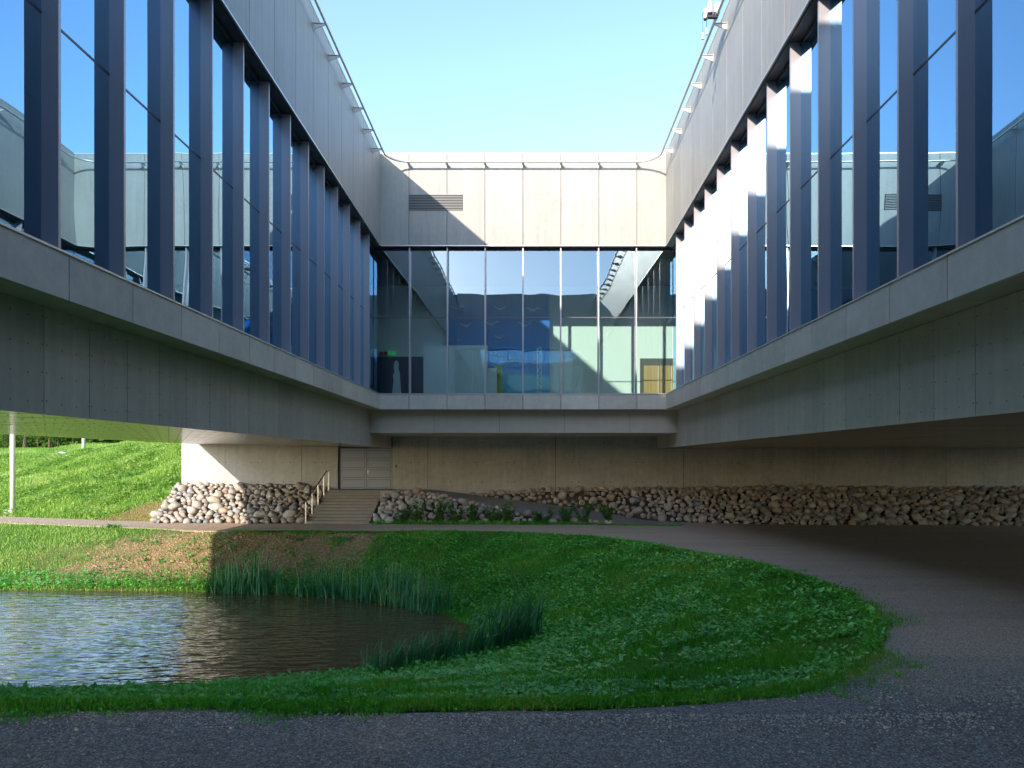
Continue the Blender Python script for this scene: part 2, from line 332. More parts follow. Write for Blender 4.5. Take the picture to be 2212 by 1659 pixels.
def court_face(root, F, U0, U1, joints, glass, zpt=zpt, bolts=False, ext=(0.37, 0.37), clad=None, pane_sub=True):
    js = [U0] + list(joints) + [U1]
    fa = F.box('fascia', U0 - ext[0] + 0.012, U1 + ext[1] - 0.012, -0.36, -0.083, lambda y: zfb(y) + 0.004, lambda y: zpt(y) - 0.05, M['dark'], root)
    for a, c in zip(js[:-1], js[1:]):
        F.box('fascia_panel', a + (G if a > U0 else -0.0), c - (G if c < U1 else 0.0), -0.08, 0.0, zfb, lambda y: zpt(y) - 0.02, M['fascia'], fa)
    F.box('parapet_cap', U0 + 0.02, U1 - 0.02, -0.42, 0.014, lambda y: zpt(y) - 0.017, lambda y: zpt(y) + 0.025, M['capm'], fa)
    F.box('drip_edge', U0 + 0.03, U1 - 0.03, -0.02, 0.006, lambda y: zfb(y) - 0.035, lambda y: zfb(y) - 0.002, M['flash'], fa)
    F.box('head_lining', U0 - ext[0] + 0.02, U1 + ext[1] - 0.02, -0.35, -0.085, lambda y: zfb(y) - 0.03, lambda y: zfb(y) + 0.001, M['frame'], fa)
    le = F.box('ledge', U0 - ext[0] - 0.1, U1 + ext[1] + 0.1, -0.64, -0.083, ZL0 + 0.012, ZL1 - 0.01, M['dark'], root)
    for a, c in zip(js[:-1], js[1:]):
        F.box('ledge_panel', a + (G if a > U0 else 0), c - (G if c < U1 else 0), -0.08, 0.0, ZL0, ZL1, M['ledge'], le)
        F.box('ledge_soffit_panel', a + (G if a > U0 else 0), c - (G if c < U1 else 0), -0.60, -0.082, ZL0 + 0.002, ZL0 + 0.011, M['ledge'], le)
    for a, c in zip(js[:-1:2], js[2::2] + ([js[-1]] if len(js) % 2 == 0 else [])):
        F.box('flashing', a + 0.003, c - 0.003, -0.34, 0.018, ZL1 + 0.002, ZL1 + 0.032, M['flash'], le)
    gl = F.box('glazing', U0 - ext[0] + 0.03, U1 + ext[1] - 0.03, -0.40, -0.345, ZL1 + 0.034, ZL1 + 0.085, M['fin'], root)
    F.box('window_head', U0 - ext[0] + 0.03, U1 + ext[1] - 0.03, -0.40, -0.352, lambda y: zfb(y) - 0.13, lambda y: zfb(y) - 0.031, M['frame'], gl)
    gs = [U0 - ext[0]] + list(joints) + [U1 + ext[1]]
    for a, c in zip(gs[:-1], gs[1:]):
        F.box('pane', a + 0.028, c - 0.028, -0.385, -0.365, ZL1 + 0.086, ZTR - 0.02, glass, gl)
        F.box('pane', a + 0.028, c - 0.028, -0.385, -0.365, ZTR + 0.02, lambda y: zfb(y) - 0.131, glass, gl)
        F.box('transom', a + 0.028, c - 0.028, -0.39, -0.358, ZTR - 0.019, ZTR + 0.019, M['frame'], gl)
    for j in joints:
        F.box('fin', j - 0.027, j + 0.027, -0.43, -0.13, ZL1 + 0.034, lambda y: zfb(y) - 0.032, M['fin'], gl)
    return fa, le, gl
def cladding(root, F, U0, U1, joints, nplane, z0, z1, bolts, mat):
    lw = F.box('lower_wall', U0, U1, nplane - 0.09, nplane - 0.035, z0 + 0.02, z1 + 0.03, M['dark'], root)
    js = [U0] + [j for j in joints if U0 < j < U1] + [U1]
    for a, c in zip(js[:-1], js[1:]):
        F.box('cladding_panel', a + 0.006, c - 0.006, nplane - 0.033, nplane, z0, z1 - 0.003, mat, lw)
    if bolts:
        mb = MB()
        for a, c in zip(js[:-1], js[1:]):
            for uu in (a + 0.045, a + (c - a) * 0.36, a + (c - a) * 0.68, c - 0.045):
                for q in range(4):
                    z = z0 + 0.16 + q * (z1 - z0 - 0.34) / 3 + (0.03 if uu in (a + 0.045, c - 0.045) else 0)
                    x, y = F.p(uu, nplane); k = []
                    for e in range(6):
                        an = e * math.pi / 3; x2, y2 = F.p(uu + 0.013 * math.cos(an), nplane + 0.008); k.append((x2, y2, z + 0.013 * math.sin(an)))
                    x3, y3 = F.p(uu, nplane + 0.013); bb = len(mb.v); mb.v += k + [(x3, y3, z)]
                    for e in range(6): mb.f.append((bb + e, bb + (e + 1) % 6, bb + 6))
        tag(mb.build('bolt_heads', M['bolt'], lw), kind='stuff')
    return lw
M['bolt'] = plain('bolt_steel', (0.10, 0.10, 0.10), 0.4, 0.6)
sj = [29.17 - 1.6 * k for k in range(20)][::-1]           # joints of the side wings (world Y)
sj = [y for y in sj if y > YF + 0.4]
bj = [-5.11 + 1.6 * k for k in range(7)]
FL = Facade((XL, 0), (0, 1), (1, 0)); FR = Facade((XR, 0), (0, 1), (-1, 0)); FB = Facade((0, YB), (1, 0), (0, -1)); FF = Facade((0, YF), (1, 0), (0, 1))
cj = [9.25 + 1.067 * k - 1.067 * 10 for k in range(44)]
XLO, XRO = -16.5, 31.0
XLW, XRW = XL - 0.577, XR + 0.6
# left wing
wl_ = tag(empty('museum_wing', (XLW, 15, 0.67)), 'long glazed wing on the left, all its court face in shade', 'building wing', 'glazed museum wings round the court')
wr_ = tag(empty('museum_wing', (XRW, 15, 0.67)), 'long glazed wing on the right with sunlit fins and pale concrete fascia', 'building wing', 'glazed museum wings round the court')
wb_ = tag(empty('museum_wing', (0, YB, 1.2)), 'glazed cross wing at the far end of the court with a louvred vent', 'building wing', 'glazed museum wings round the court')
wf_ = tag(empty('museum_wing', (0, YF, 0.67)), 'near cross wing overhead seen only mirrored in the far windows', 'building wing', 'glazed museum wings round the court')
def fixparent(root):
    # parts are modelled in world space: cancel the root's own offset
    for ch in root.children: ch.matrix_parent_inverse = Matrix.Translation(root.location).inverted()
court_face(wl_, FL, YF, YB, sj, M['glass'])
court_face(wr_, FR, YF, YB, sj, M['glass'])
fb, lb, gb = court_face(wb_, FB, XL, XR, bj, M['glassb'])
court_face(wf_, FF, XL, XR, bj, M['glass'], lambda y: zpt(y) + 0.72)
cladding(wl_, FL, YF - 0.57, 36.18, cj, -0.577, 0.67, ZL0, True, M['clad'])
cladding(wr_, FR, YF - 0.57, 36.18, cj, -0.60, 0.64, ZL0, True, M['clad'])
FB2 = Facade((0, YB), (1, 0), (0, -1))
cladding(wb_, FB2, XLW + 0.005, XRW - 0.005, [-4.13, -1.325, 1.46, 4.27], -0.577, 1.232, ZL0, False, M['beam'])
cladding(wf_, FF, XLW + 0.1, XRW - 0.1, [-4.13, -1.325, 1.46, 4.27], -0.577, 0.72, ZL0, False, M['clad'])
def wing_body(root, xi, xo, z_in, z_out, s):
    # floor slab, roof block, outer wall and inner partition; xi = inner (court) side
    mb = MB(); a, c = (xo, xi) if s < 0 else (xi, xo)
    za, zc = (z_out, z_in) if s < 0 else (z_in, z_out)
    mb.hexa([(a, -16, za + 0.02), (c, -16, zc + 0.02), (c, 52, zc + 0.02), (a, 52, za + 0.02), (a, -16, 2.78), (c, -16, 2.78), (c, 52, 2.78), (a, 52, 2.78)])
    o = mb.build('floor_slab', M['infloor'], root)
    xg = xi + s * -0.24; a, c = (xo + 0.3, xg) if s < 0 else (xg, xo - 0.3)
    mb = MB(); mb.hexa([(a, -16, zfb(-16) + 0.03), (c, -16, zfb(-16) + 0.03), (c, 52, zfb(52) + 0.03), (a, 52, zfb(52) + 0.03), (a, -16, zpt(-16) - 0.2), (c, -16, zpt(-16) - 0.2), (c, 52, zpt(52) - 0.2), (a, 52, zpt(52) - 0.2)])
    mb.build('roof', M['inceil'], root)
    mb = MB(); x0, x1 = (xo, xo + 0.28) if s < 0 else (xo - 0.28, xo)
    mb.hexa([(x0, -16, 2.79), (x1, -16, 2.79), (x1, 52, 2.79), (x0, 52, 2.79), (x0, -16, zpt(-16)), (x1, -16, zpt(-16)), (x1, 52, zpt(52)), (x0, 52, zpt(52))])
    mb.build('outer_wall', M['fascia'], root)
    x0 = -12.4 if s < 0 else 11.6
    MB().box(x0, x0 + 0.15, -15.5, 36.8, 2.79, 9.0).build('partition', M['inceil'], root)
wing_body(wl_, XLW - 0.04, XLO, 0.67, 0.855, -1)
wing_body(wr_, XRW + 0.04, XRO, 0.64, 0.66, 1)
def soffit(root, x_in, x_out, z_in, z_out, y0, y1, dx, dy, mat, bolts=True):
    core = MB().hexa([(min(x_in, x_out), y0, (z_in if x_in < x_out else z_out) + 0.012), (max(x_in, x_out), y0, (z_out if x_in < x_out else z_in) + 0.012), (max(x_in, x_out), y1, (z_out if x_in < x_out else z_in) + 0.012), (min(x_in, x_out), y1, (z_in if x_in < x_out else z_out) + 0.012)] +
                     [(min(x_in, x_out), y0, z_out + 0.35), (max(x_in, x_out), y0, z_out + 0.35), (max(x_in, x_out), y1, z_out + 0.35), (min(x_in, x_out), y1, z_out + 0.35)]).build('soffit', M['dark'], root)
    nxp = max(1, round(abs(x_out - x_in) / dx)); nyp = round((y1 - y0) / dy); zz = lambda x: z_in + (z_out - z_in) * (x - x_in) / (x_out - x_in)
    for i in range(nxp):
        xa = x_in + (x_out - x_in) * i / nxp; xb = x_in + (x_out - x_in) * (i + 1) / nxp
        if xa > xb: xa, xb = xb, xa
        for j in range(nyp):
            ya = y0 + (y1 - y0) * j / nyp; yb = y0 + (y1 - y0) * (j + 1) / nyp; g_ = 0.012
            t1, t2 = random.uniform(-.002, .002), random.uniform(-.002, .002)
            c_ = [(xa + g_, ya + g_, zz(xa) + t1), (xb - g_, ya + g_, zz(xb) + t2), (xb - g_, yb - g_, zz(xb) + t1), (xa + g_, yb - g_, zz(xa) + t2)]
            mk('soffit_panel', c_ + [(x, y, z + 0.0085) for x, y, z in c_], BF, mat, core)
    if bolts:
        mb = MB()
        for i in range(int(abs(x_out - x_in) / 0.53)):
            for j in range(int((y1 - y0) / 0.53)):
                x = min(x_in, x_out) + 0.27 + i * 0.53; y = y0 + 0.1 + j * 0.5335; z = zz(x) - 0.006
                bb = len(mb.v)
                for e in range(6): mb.v.append((x + 0.022 * math.cos(e * 1.047), y + 0.022 * math.sin(e * 1.047), z))
                mb.v.append((x, y, z - 0.008))
                for e in range(6): mb.f.append((bb + e, bb + 6, bb + (e + 1) % 6))
        tag(mb.build('bolt_heads', M['bolt'], core), kind='stuff')
    return core
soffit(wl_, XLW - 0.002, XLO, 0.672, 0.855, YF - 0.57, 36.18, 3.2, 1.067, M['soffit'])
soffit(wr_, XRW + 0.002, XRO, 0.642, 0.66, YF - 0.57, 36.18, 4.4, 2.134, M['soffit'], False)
# cross wing bodies
mb = MB(); mb.box(XLW + 0.01, XRW - 0.01, 31.3, 36.18, 1.232, 1.30)
mb.build('soffit', M['beam'], wb_)
MB().box(XLW + 0.03, XRW - 0.03, 31.28, 52, 1.31, 2.775).build('floor_slab', M['infloor'], wb_)
mb = MB(); y0, y1 = YB + 0.37, 52
mb.hexa([(XLW, y0, zfb(y0) + 0.02), (XRW, y0, zfb(y0) + 0.02), (XRW, y1, zfb(y1) + 0.02), (XLW, y1, zfb(y1) + 0.02), (XLW, y0, zpt(y0) - 0.22), (XRW, y0, zpt(y0) - 0.22), (XRW, y1, zpt(y1) - 0.22), (XLW, y1, zpt(y1) - 0.22)])
mb.build('roof', M['inceil'], wb_)
MB().box(XLO + 0.3, 10.35, 36.9, 37.1, 2.79, 8.9).build('partition', M['inwall'], wb_)
MB().box(10.4, XRO - 0.3, 36.9, 37.1, 2.79, 8.9).build('partition', M['inceil'], wb_)
mb = MB(); mb.box(XLO, XRO, -16, YF - 0.63, 0.74, 2.77); mb.build('floor_slab', M['clad'], wf_)
MB().box(-6.0, XRO, -15.6, -15.2, -2.3, 0.735).build('light_blocking_wall', M['wall'], wf_)  # unseen wall added to block light bounced in from the sunlit ground behind
mb = MB(); y0, y1 = -16, YF - 0.38
mb.hexa([(XLW, y0, zfb(y0) + 0.02), (XRW, y0, zfb(y0) + 0.02), (XRW, y1, zfb(y1) + 0.02), (XLW, y1, zfb(y1) + 0.02), (XLW, y0, zpt(y0) - 0.22), (XRW, y0, zpt(y0) - 0.22), (XRW, y1, zpt(y1) - 0.22), (XLW, y1, zpt(y1) - 0.22)])
mb.build('roof', M['inceil'], wf_)
MB().box(XLO, XRO, -16, -15.8, 2.78, 13.9).build('outer_wall', M['fascia'], wf_)
MB().box(XLO + 0.3, XRO - 0.3, -6.1, -6.0, 2.78, 9.6).build('partition', M['inceil'], wf_)
MB().box(XLW + 0.01, XL - 0.004, YB + 0.004, YB + 0.57, ZL0 + 0.003, ZL0 + 0.0115).build('ledge_soffit_panel', M['ledge'], wb_)
MB().box(XR + 0.004, XRW - 0.01, YB + 0.004, YB + 0.57, ZL0 + 0.003, ZL0 + 0.0115).build('ledge_soffit_panel', M['ledge'], wb_)
# louvred vent on the far fascia
M['slat'] = plain('slat_grey', (0.22, 0.22, 0.22), 0.5, 0.2)
ve = MB().box(-5.12, -2.85, YB - 0.004, YB + 0.002, 10.58, 11.245).build('vent', M['dark'], wb_)
for k in range(10):
    z = 10.59 + k * 0.0675
    MB().add([(-5.12, YB - 0.05, z), (-2.85, YB - 0.05, z), (-2.85, YB - 0.006, z + 0.035), (-5.12, YB - 0.006, z + 0.035), (-5.12, YB - 0.05, z + 0.028), (-2.85, YB - 0.05, z + 0.028), (-2.85, YB - 0.006, z + 0.05), (-5.12, YB - 0.006, z + 0.05)], BF).build('slat', M['slat'], ve)
# cast-iron free concrete under-wall with the double door
wa = tag(empty('concrete_wall', (0, 36.2, -2.9)), 'board-marked concrete wall under the building with a double door', 'wall')
joints = [-17.35, -11.37, -9.56, -6.87, -5.10, 1.255, 7.63, 14.08, 20.7, 27.4, 34.0]
MB().box(-17.3, 34.0, 36.235, 36.6, -2.9, 2.0).build('wall_core', M['dark'], wa)
for i, (a, c) in enumerate(zip(joints[:-1], joints[1:])):
    if i == 2: continue
    top = 0.90 if c <= -9 else (1.24 if (a > -7 and c < 6.4) or a < 6.4 < c and a > 0 else 0.90)
    if a > -7 and a < 7: top = 1.25
    MB().box(a + (0.012 if i else 0), c - 0.012, 36.2, 36.55, -2.9, top).build('wall_panel', M['wall'], wa)
mb = MB()
for X0 in np.arange(-16.9, 27, 1.594):
    for z in (-1.02, -0.05, 0.95):
        for dx in (-0.17, 0.17):
            x = X0 + dx
            if -9.7 < x < -6.8 or (z > 0.6 and not -6.5 < x < 6): continue
            bb = len(mb.v)
            for e in range(8): mb.v.append((x + 0.03 * math.cos(e * 0.785), 36.197, z + 0.03 * math.sin(e * 0.785)))
            mb.f.append(tuple(range(bb, bb + 8)))
tag(mb.build('tie_holes', plain('tie_hole', (0.12, 0.11, 0.10), 0.9), wa), kind='stuff')
M['door'] = plain('door_paint', (0.22, 0.265, 0.35), 0.4, 0.1)
dr = MB().box(-9.46, -6.88, 36.26, 36.32, -1.375, 0.66).build('door', M['frame'], wa)
for s_ in (0, 1):
    x0 = -9.44 + s_ * 1.29; x1 = x0 + 1.27
    lf = MB().box(x0, x1, 36.222, 36.262, -1.36, 0.65).build('door_leaf', M['door'], wa)
    for k in range(4):
        z0 = -1.30 + k * 0.49
        MB().box(x0 + 0.06, x1 - 0.06, 36.2215, 36.2235, z0, z0 + 0.40).build('door_groove', M['dark'], lf)
        MB().box(x0 + 0.075, x1 - 0.075, 36.212, 36.2225, z0 + 0.015, z0 + 0.385).build('door_panel', M['door'], lf)
hb = MB().box(-8.10, -8.06, 36.20, 36.222, -0.62, -0.42); hb.box(-8.10, -7.97, 36.17, 36.195, -0.48, -0.455); hb.build('door_handle', M['rail'], dr)
MB().box(-8.11, -8.07, 36.205, 36.221, 0.05, 0.15).build('card_reader', plain('reader_blue', (0.05, 0.05, 0.18), 0.4), dr)
MB().box(-6.70, -6.64, 36.17, 36.199, -0.30, -0.16).build('bell_push', M['indark'], wa)
for r_ in (wl_, wr_, wb_, wf_, wa): fixparent(r_)

# roof-edge maintenance rail with brackets
fr_ = tag(empty('maintenance_rail', (0, YB - 0.4, 12.45)), 'galvanised tube rail on brackets round the top of the court', 'rail')
def zr(y): return zpt(y) - 0.52
R_ = 0.9; xl, xr, yb = XL + 0.40, XR - 0.40, YB - 0.40
pts = [(xl, y, zr(y)) for y in np.linspace(YF + 0.5, yb - R_, 16)]
pts += [(xl + R_ - R_ * math.cos(a), yb - R_ + R_ * math.sin(a), zr(yb)) for a in np.linspace(0.15, math.pi / 2, 8)]
pts += [(xr - R_ + R_ * math.sin(a), yb - R_ + R_ * math.cos(a), zr(yb)) for a in np.linspace(0, math.pi / 2 - 0.15, 8)]
pts += [(xr, y, zr(y)) for y in np.linspace(yb - R_, YF + 0.5, 16)]
MB().tube(pts, 0.042, 10).build('tube', M['rail'], fr_, True)
def bracket(F, u, y):
    z = zr(y)
    mb = MB()
    def P(n_, du, zz): x, yy = F.p(u + du, n_); return (x, yy, zz)
    mb.add([P(0.0, -.012, z - .13), P(0.0, .012, z - .13), P(0.0, .012, z + .055), P(0.0, -.012, z + .055), P(.37, -.012, z + .01), P(.37, .012, z + .01), P(.37, .012, z + .05), P(.37, -.012, z + .05)],
           [(0, 1, 2, 3), (4, 7, 6, 5), (0, 4, 5, 1), (1, 5, 6, 2), (2, 6, 7, 3), (3, 7, 4, 0)])
    mb.add([P(0.0, -.06, z + .052), P(0.0, .06, z + .052), P(0.0, .06, z + .062), P(0.0, -.06, z + .062), P(.37, -.035, z + .047), P(.37, .035, z + .047), P(.37, .035, z + .057), P(.37, -.035, z + .057)],
           [(0, 1, 2, 3), (4, 7, 6, 5), (0, 4, 5, 1), (1, 5, 6, 2), (2, 6, 7, 3), (3, 7, 4, 0)])
    mb.add([P(0.0, -.06, z - .14), P(0.0, .06, z - .14), P(0.0, .06, z + .07), P(0.0, -.06, z + .07), P(.01, -.06, z - .14), P(.01, .06, z - .14), P(.01, .06, z + .07), P(.01, -.06, z + .07)],
           [(0, 1, 2, 3), (4, 7, 6, 5), (0, 4, 5, 1), (1, 5, 6, 2), (2, 6, 7, 3), (3, 7, 4, 0)])
    mb.build('bracket', M['bracket'], fr_)
for y in sj: bracket(FL, y, y); bracket(FR, y, y)
for x in bj: bracket(FB, x, YB)
fixparent(fr_)
# hoist trolley hanging on the right-hand rail
M['hoist'] = plain('hoist_paint', (0.62, 0.62, 0.60), 0.4, 0.2); M['rubber'] = plain('black_rubber', (0.03, 0.03, 0.03), 0.6)
ty = 20.65; tz = zr(ty)
ho = tag(empty('hoist_trolley', (xr, ty, tz)), 'small grey electric hoist trolley riding on the roof-edge rail', 'hoist')
def cyl(mb, c_, r, h, ax='z'):
    d = {'z': (0, 0, h), 'y': (0, h, 0), 'x': (h, 0, 0)}[ax]; mb.tube([c_, tuple(c_[i] + d[i] for i in range(3))], r, 14)
mb = MB(); mb.box(xr - 0.10, xr + 0.07, ty - 0.02, ty + 0.22, tz + 0.06, tz + 0.33); mb.box(xr - 0.05, xr + 0.05, ty - 0.1, ty + 0.3, tz - 0.02, tz + 0.06); mb.build('housing', M['hoist'], ho)
mb = MB(); cyl(mb, (xr - 0.20, ty + 0.05, tz + 0.06), 0.075, 0.30); mb.build('motor', M['hoist'], ho, False)
mb = MB(); cyl(mb, (xr - 0.33, ty + 0.05, tz - 0.10), 0.06, 0.26); mb.build('motor', M['hoist'], ho, False)
mb = MB(); cyl(mb, (xr - 0.20, ty + 0.05, tz + 0.02), 0.065, 0.04); cyl(mb, (xr - 0.33, ty + 0.05, tz - 0.14), 0.052, 0.04); mb.box(xr - 0.36, xr + 0.02, ty, ty + 0.1, tz - 0.09, tz - 0.02); mb.build('motor_mount', M['rubber'], ho)
for dx, dz in ((-0.42, -0.55), (-0.31, -0.42)):
    mb = MB().tube([(xr - 0.33, ty + 0.03, tz + 0.1), (xr + dx, ty, tz + 0.02), (xr + dx, ty, tz + dz)], 0.008, 6); cb = mb.build('cable', M['rubber'], ho)
    mb = MB(); mb.tube([(xr + dx, ty, tz + dz + 0.02), (xr + dx, ty, tz + dz - 0.05), (xr + dx, ty, tz + dz - 0.06), (xr + dx, ty, tz + dz - 0.13), (xr + dx, ty, tz + dz - 0.17)], [0.02, 0.025, 0.03, 0.03, 0.036], 10); mb.build('plug', M['white'], cb)
fixparent(ho)

# ------------------------------------------------------------------ stairs, handrail, ramp
st = tag(empty('staircase', (-8.6, 32.4, -2.78)), 'wide concrete staircase climbing to the grey double door', 'stairs')
NS = 11; RI = (2.78 - 1.382) / NS
for k in range(NS):
    z1 = -2.78 + RI * (k + 1); y0 = 32.4 + 0.3 * k
    xl0 = -10.06 + 0.018 * k
    mb = MB().box(xl0, -7.17, y0, y0 + (0.34 if k < NS - 1 else 0.82), -2.82, z1)
    mb.box(xl0 - 0.002, -7.168, y0 - 0.012, y0 + 0.02, z1 - 0.03, z1 + 0.001)
    mb.build('step', M['step'], st)
fixparent(st)
hr = tag(empty('handrail', (-10.0, 32.35, -2.78)), 'steel handrail on five slim posts beside the staircase', 'handrail')
tops = []
for i, (y, st_) in enumerate([(32.42, 0), (33.22, 3), (34.02, 6), (34.82, 9), (35.5, 11)]):
    x = -10.0 + 0.04 * i; z0 = -2.78 + RI * st_
    h = 0.98 if i < 4 else 0.92
    MB().box(x - 0.022, x + 0.022, y - 0.022, y + 0.022, z0 - 0.02, z0 + h).build('post', M['rail'], hr); tops.append((x, y, z0 + h))
tops[0] = (tops[0][0], tops[0][1] - 0.05, tops[0][2]); a, c = Vector(tops[0]), Vector(tops[4]); mid = Vector((c.x - 0.01, c.y - 0.30, c.z))
MB().tube([a, a + (mid - a) * 0.5, mid, c], 0.027, 10).build('top_rail', plain('dark_rail', (0.10, 0.10, 0.11), 0.4, 0.6), hr, True)
fixparent(hr)
M['asphalt'] = concrete('ramp_asphalt', (0.34, 0.32, 0.30), 0.4, 0.0, 0.9, 0.0, 0.2, 120)
RX = np.array([-7.16, -5.0, -4.0, -2.7, -1.2, 0.4, 2.0, 3.6, 5.5, 7.5, 9.5])
RB = np.array([36.18, 36.18, 36.18, 36.1, 36.0, 35.75, 35.5, 35.2, 34.2, 33.0, 32.3]); RFr = np.array([34.75, 34.6, 34.0, 33.4, 33.0, 32.7, 32.4, 32.2, 31.7, 31.2, 30.8])
rampz = lambda x, y: max(-2.772, -1.385 - 0.12 * max(0, x + 5) - 0.12 * max(0, 35.5 - y) * min(1, max(0, (x + 6) / 2)))
V = [(x, f, rampz(x, f)) for x, f in zip(RX, RFr)] + [(x, b_, rampz(x, b_)) for x, b_ in zip(RX, RB)] + [(x, f - 0.02, -3.0) for x, f in zip(RX, RFr)]
k7 = len(RX); Fq = [(i, i + 1, k7 + i + 1, k7 + i) for i in range(k7 - 1)] + [(i, 2 * k7 + i, 2 * k7 + i + 1, i + 1) for i in range(k7 - 1)]
tag(mk('ramp', V, Fq, M['asphalt'], smooth=False), kind='structure')

# ------------------------------------------------------------------ boulder beds
def stonemat(name, src):
    m, nt, n, l, b = newmat(name); setp(b, rough=0.8, spec=0.3)
    r = rnd(n) if src == 'obj' else n.new('ShaderNodeNewGeometry').outputs['Random Per Island']
    c = ramp(n, l, r, [(0.0, (0.36, 0.35, 0.33)), (0.14, (0.44, 0.39, 0.34)), (0.28, (0.45, 0.35, 0.29)), (0.4, (0.40, 0.39, 0.38)), (0.52, (0.52, 0.46, 0.38)), (0.64, (0.33, 0.29, 0.25)), (0.76, (0.49, 0.44, 0.40)), (0.86, (0.38, 0.28, 0.21)), (0.95, (0.25, 0.26, 0.28))])
    r.node  # keep
    rr = c.node; rr.color_ramp.interpolation = 'LINEAR'
    p1 = pos(n, l); n1 = noise(n, l, p1, 5, 5, 0.65); n2 = noise(n, l, p1, 45, 4, 0.7)
    v = mathn(n, l, 'ADD', mathn(n, l, 'MULTIPLY', n1, 0.7), mathn(n, l, 'ADD', mathn(n, l, 'MULTIPLY', n2, 0.5), 0.40))
    hs = n.new('ShaderNodeHueSaturation'); l.new(c, hs.inputs['Color']); l.new(v, hs.inputs['Value']); l.new(hs.outputs[0], b.inputs['Base Color'])
    bumpn(n, l, mathn(n, l, 'ADD', n1, mathn(n, l, 'MULTIPLY', n2, 0.3)), 0.05, 0.8, b); return m
M['stone'] = stonemat('boulder', 'obj'); M['stone2'] = stonemat('boulder_mass', 'island')
M['pebble'] = concrete('pale_pebble', (0.60, 0.56, 0.50), 0.5, 0, 0.85, 0, 0.2, 60)
M['clod'] = concrete('soil_clod', (0.40, 0.29, 0.18), 0.6, 0, 0.95, 0, 0.1)
M['earth'] = concrete('bed_earth', (0.10, 0.085, 0.07), 0.5, 0, 0.95, 0, 0.1)
def stone_verts(seed):
    rg = np.random.default_rng(seed); bm = bmesh.new(); bmesh.ops.create_icosphere(bm, subdivisions=2, radius=1)
    V = np.array([v.co[:] for v in bm.verts]); Fc = np.array([[v.index for v in f.verts] for f in bm.faces]); bm.free()
    d = np.ones(len(V))
    for _ in range(7):
        a = rg.normal(size=3); a /= np.linalg.norm(a); h = rg.uniform(0.55, 0.92); q = V @ a
        d = np.where(q > h, np.minimum(d, 1 - (q - h) * rg.uniform(0.5, 1.0)), d)
    V = V * d[:, None] * (1 + rg.normal(size=(len(V), 1)) * 0.025)
    V *= np.array([rg.uniform(0.95, 1.35), rg.uniform(0.85, 1.05), rg.uniform(0.62, 0.88)]); return V, Fc
SV = [stone_verts(100 + i) for i in range(12)]; SM = []
for V, Fc in SV:
    me = bpy.data.meshes.new('stone'); me.from_pydata(V.tolist(), [], Fc.tolist()); me.polygons.foreach_set('use_smooth', [True] * len(me.polygons)); me.materials.append(M['stone']); SM.append(me)
def stone_bed(root, foot, top, target, rmin, rmax, seed, maxparts=295, extra=()):
    """foot, top: polylines of equal length [(x,y,z)...]"""
    rg = np.random.default_rng(seed); foot = np.array(foot, float); top = np.array(top, float); k = len(foot)
    n_sub = 24; uu = np.linspace(0, k - 1, (k - 1) * 6 + 1)
    ip = lambda P, u: np.array([np.interp(u, np.arange(k), P[:, i]) for i in range(3)]).T
    Fp, Tp = ip(foot, uu), ip(top, uu); m_ = len(uu)
    V = np.concatenate([Fp - [0, 0.0, 0.06], Tp - [0, 0, 0.12], Fp - [0, 0, 0.5]])
    Fq = [(i, i + 1, m_ + i + 1, m_ + i) for i in range(m_ - 1)] + [(i, 2 * m_ + i, 2 * m_ + i + 1, i + 1) for i in range(m_ - 1)]
    mk('earth_bed', V, Fq, M['earth'], root)
    P = np.zeros((0, 3)); R = np.zeros(0); tries = 0
    while len(R) < target and tries < 90000:
        tries += 1; fr = min(1, tries / 40000)
        r = rmin + (rmax - rmin) * (rg.random() ** (1.6 + 2 * fr)) * (1 - 0.75 * fr)
        u = rg.random() * (k - 1); f, t = ip(foot, np.array([u]))[0], ip(top, np.array([u]))[0]
        if rg.random() > max(.25, np.linalg.norm(t - f) / 4.8): continue
        v = rg.random() ; p = f + (t - f) * v
        if len(R) and np.any(np.linalg.norm(P - p, axis=1) < 0.86 * (R + r)): continue
        P = np.vstack([P, p]); R = np.append(R, r)
    order = np.argsort(-R)
    VV, FF, base = [], [], 0
    for j, i in enumerate(order):
        kx = int(rg.integers(12)); p, r = P[i], R[i]
        rot = Matrix.Rotation(rg.uniform(0, 6.28), 3, 'Z') @ Matrix.Rotation(rg.uniform(-0.5, 0.5) + 0.25, 3, 'X') @ Matrix.Rotation(rg.uniform(-0.5, 0.5), 3, 'Y')
        loc = Vector((p[0], p[1], p[2] + r * 0.28))
        if j < maxparts:
            o = bpy.data.objects.new('stone', SM[kx]); link(o, root); o.location = loc; o.rotation_euler = rot.to_euler(); o.scale = (r, r, r)
        else:
            V0, F0 = SV[kx]; VV.append((V0 * r) @ np.array(rot).T + np.array(loc)); FF.append(F0 + base); base += len(V0)
    if VV: tag(mk_np('stone_fill', np.vstack(VV), np.vstack(FF), M['stone2'], root, True), kind='stuff')
    fixparent(root)
b1 = tag(empty('boulder_bed', (-13.5, 34, -2.8)), 'bank of rounded boulders left of the stairs, half in sunlight', 'boulder bank')
stone_bed(b1, [(-16.95, 32.7, -2.72), (-16.3, 32.55, -2.74), (-14, 32.5, -2.74), (-12, 32.5, -2.74), (-10.25, 32.5, -2.74)], [(-17.5, 36.1, -1.15), (-16.4, 36.15, -1.2), (-14, 36.15, -1.2), (-12, 36.15, -1.2), (-10.05, 36.0, -1.3)], 330, 0.12, 0.34, 5, 299)
b2 = tag(empty('boulder_bed', (-4, 33.4, -2.8)), 'wedge of boulders with weeds between the stairs and the ramp', 'boulder bank')
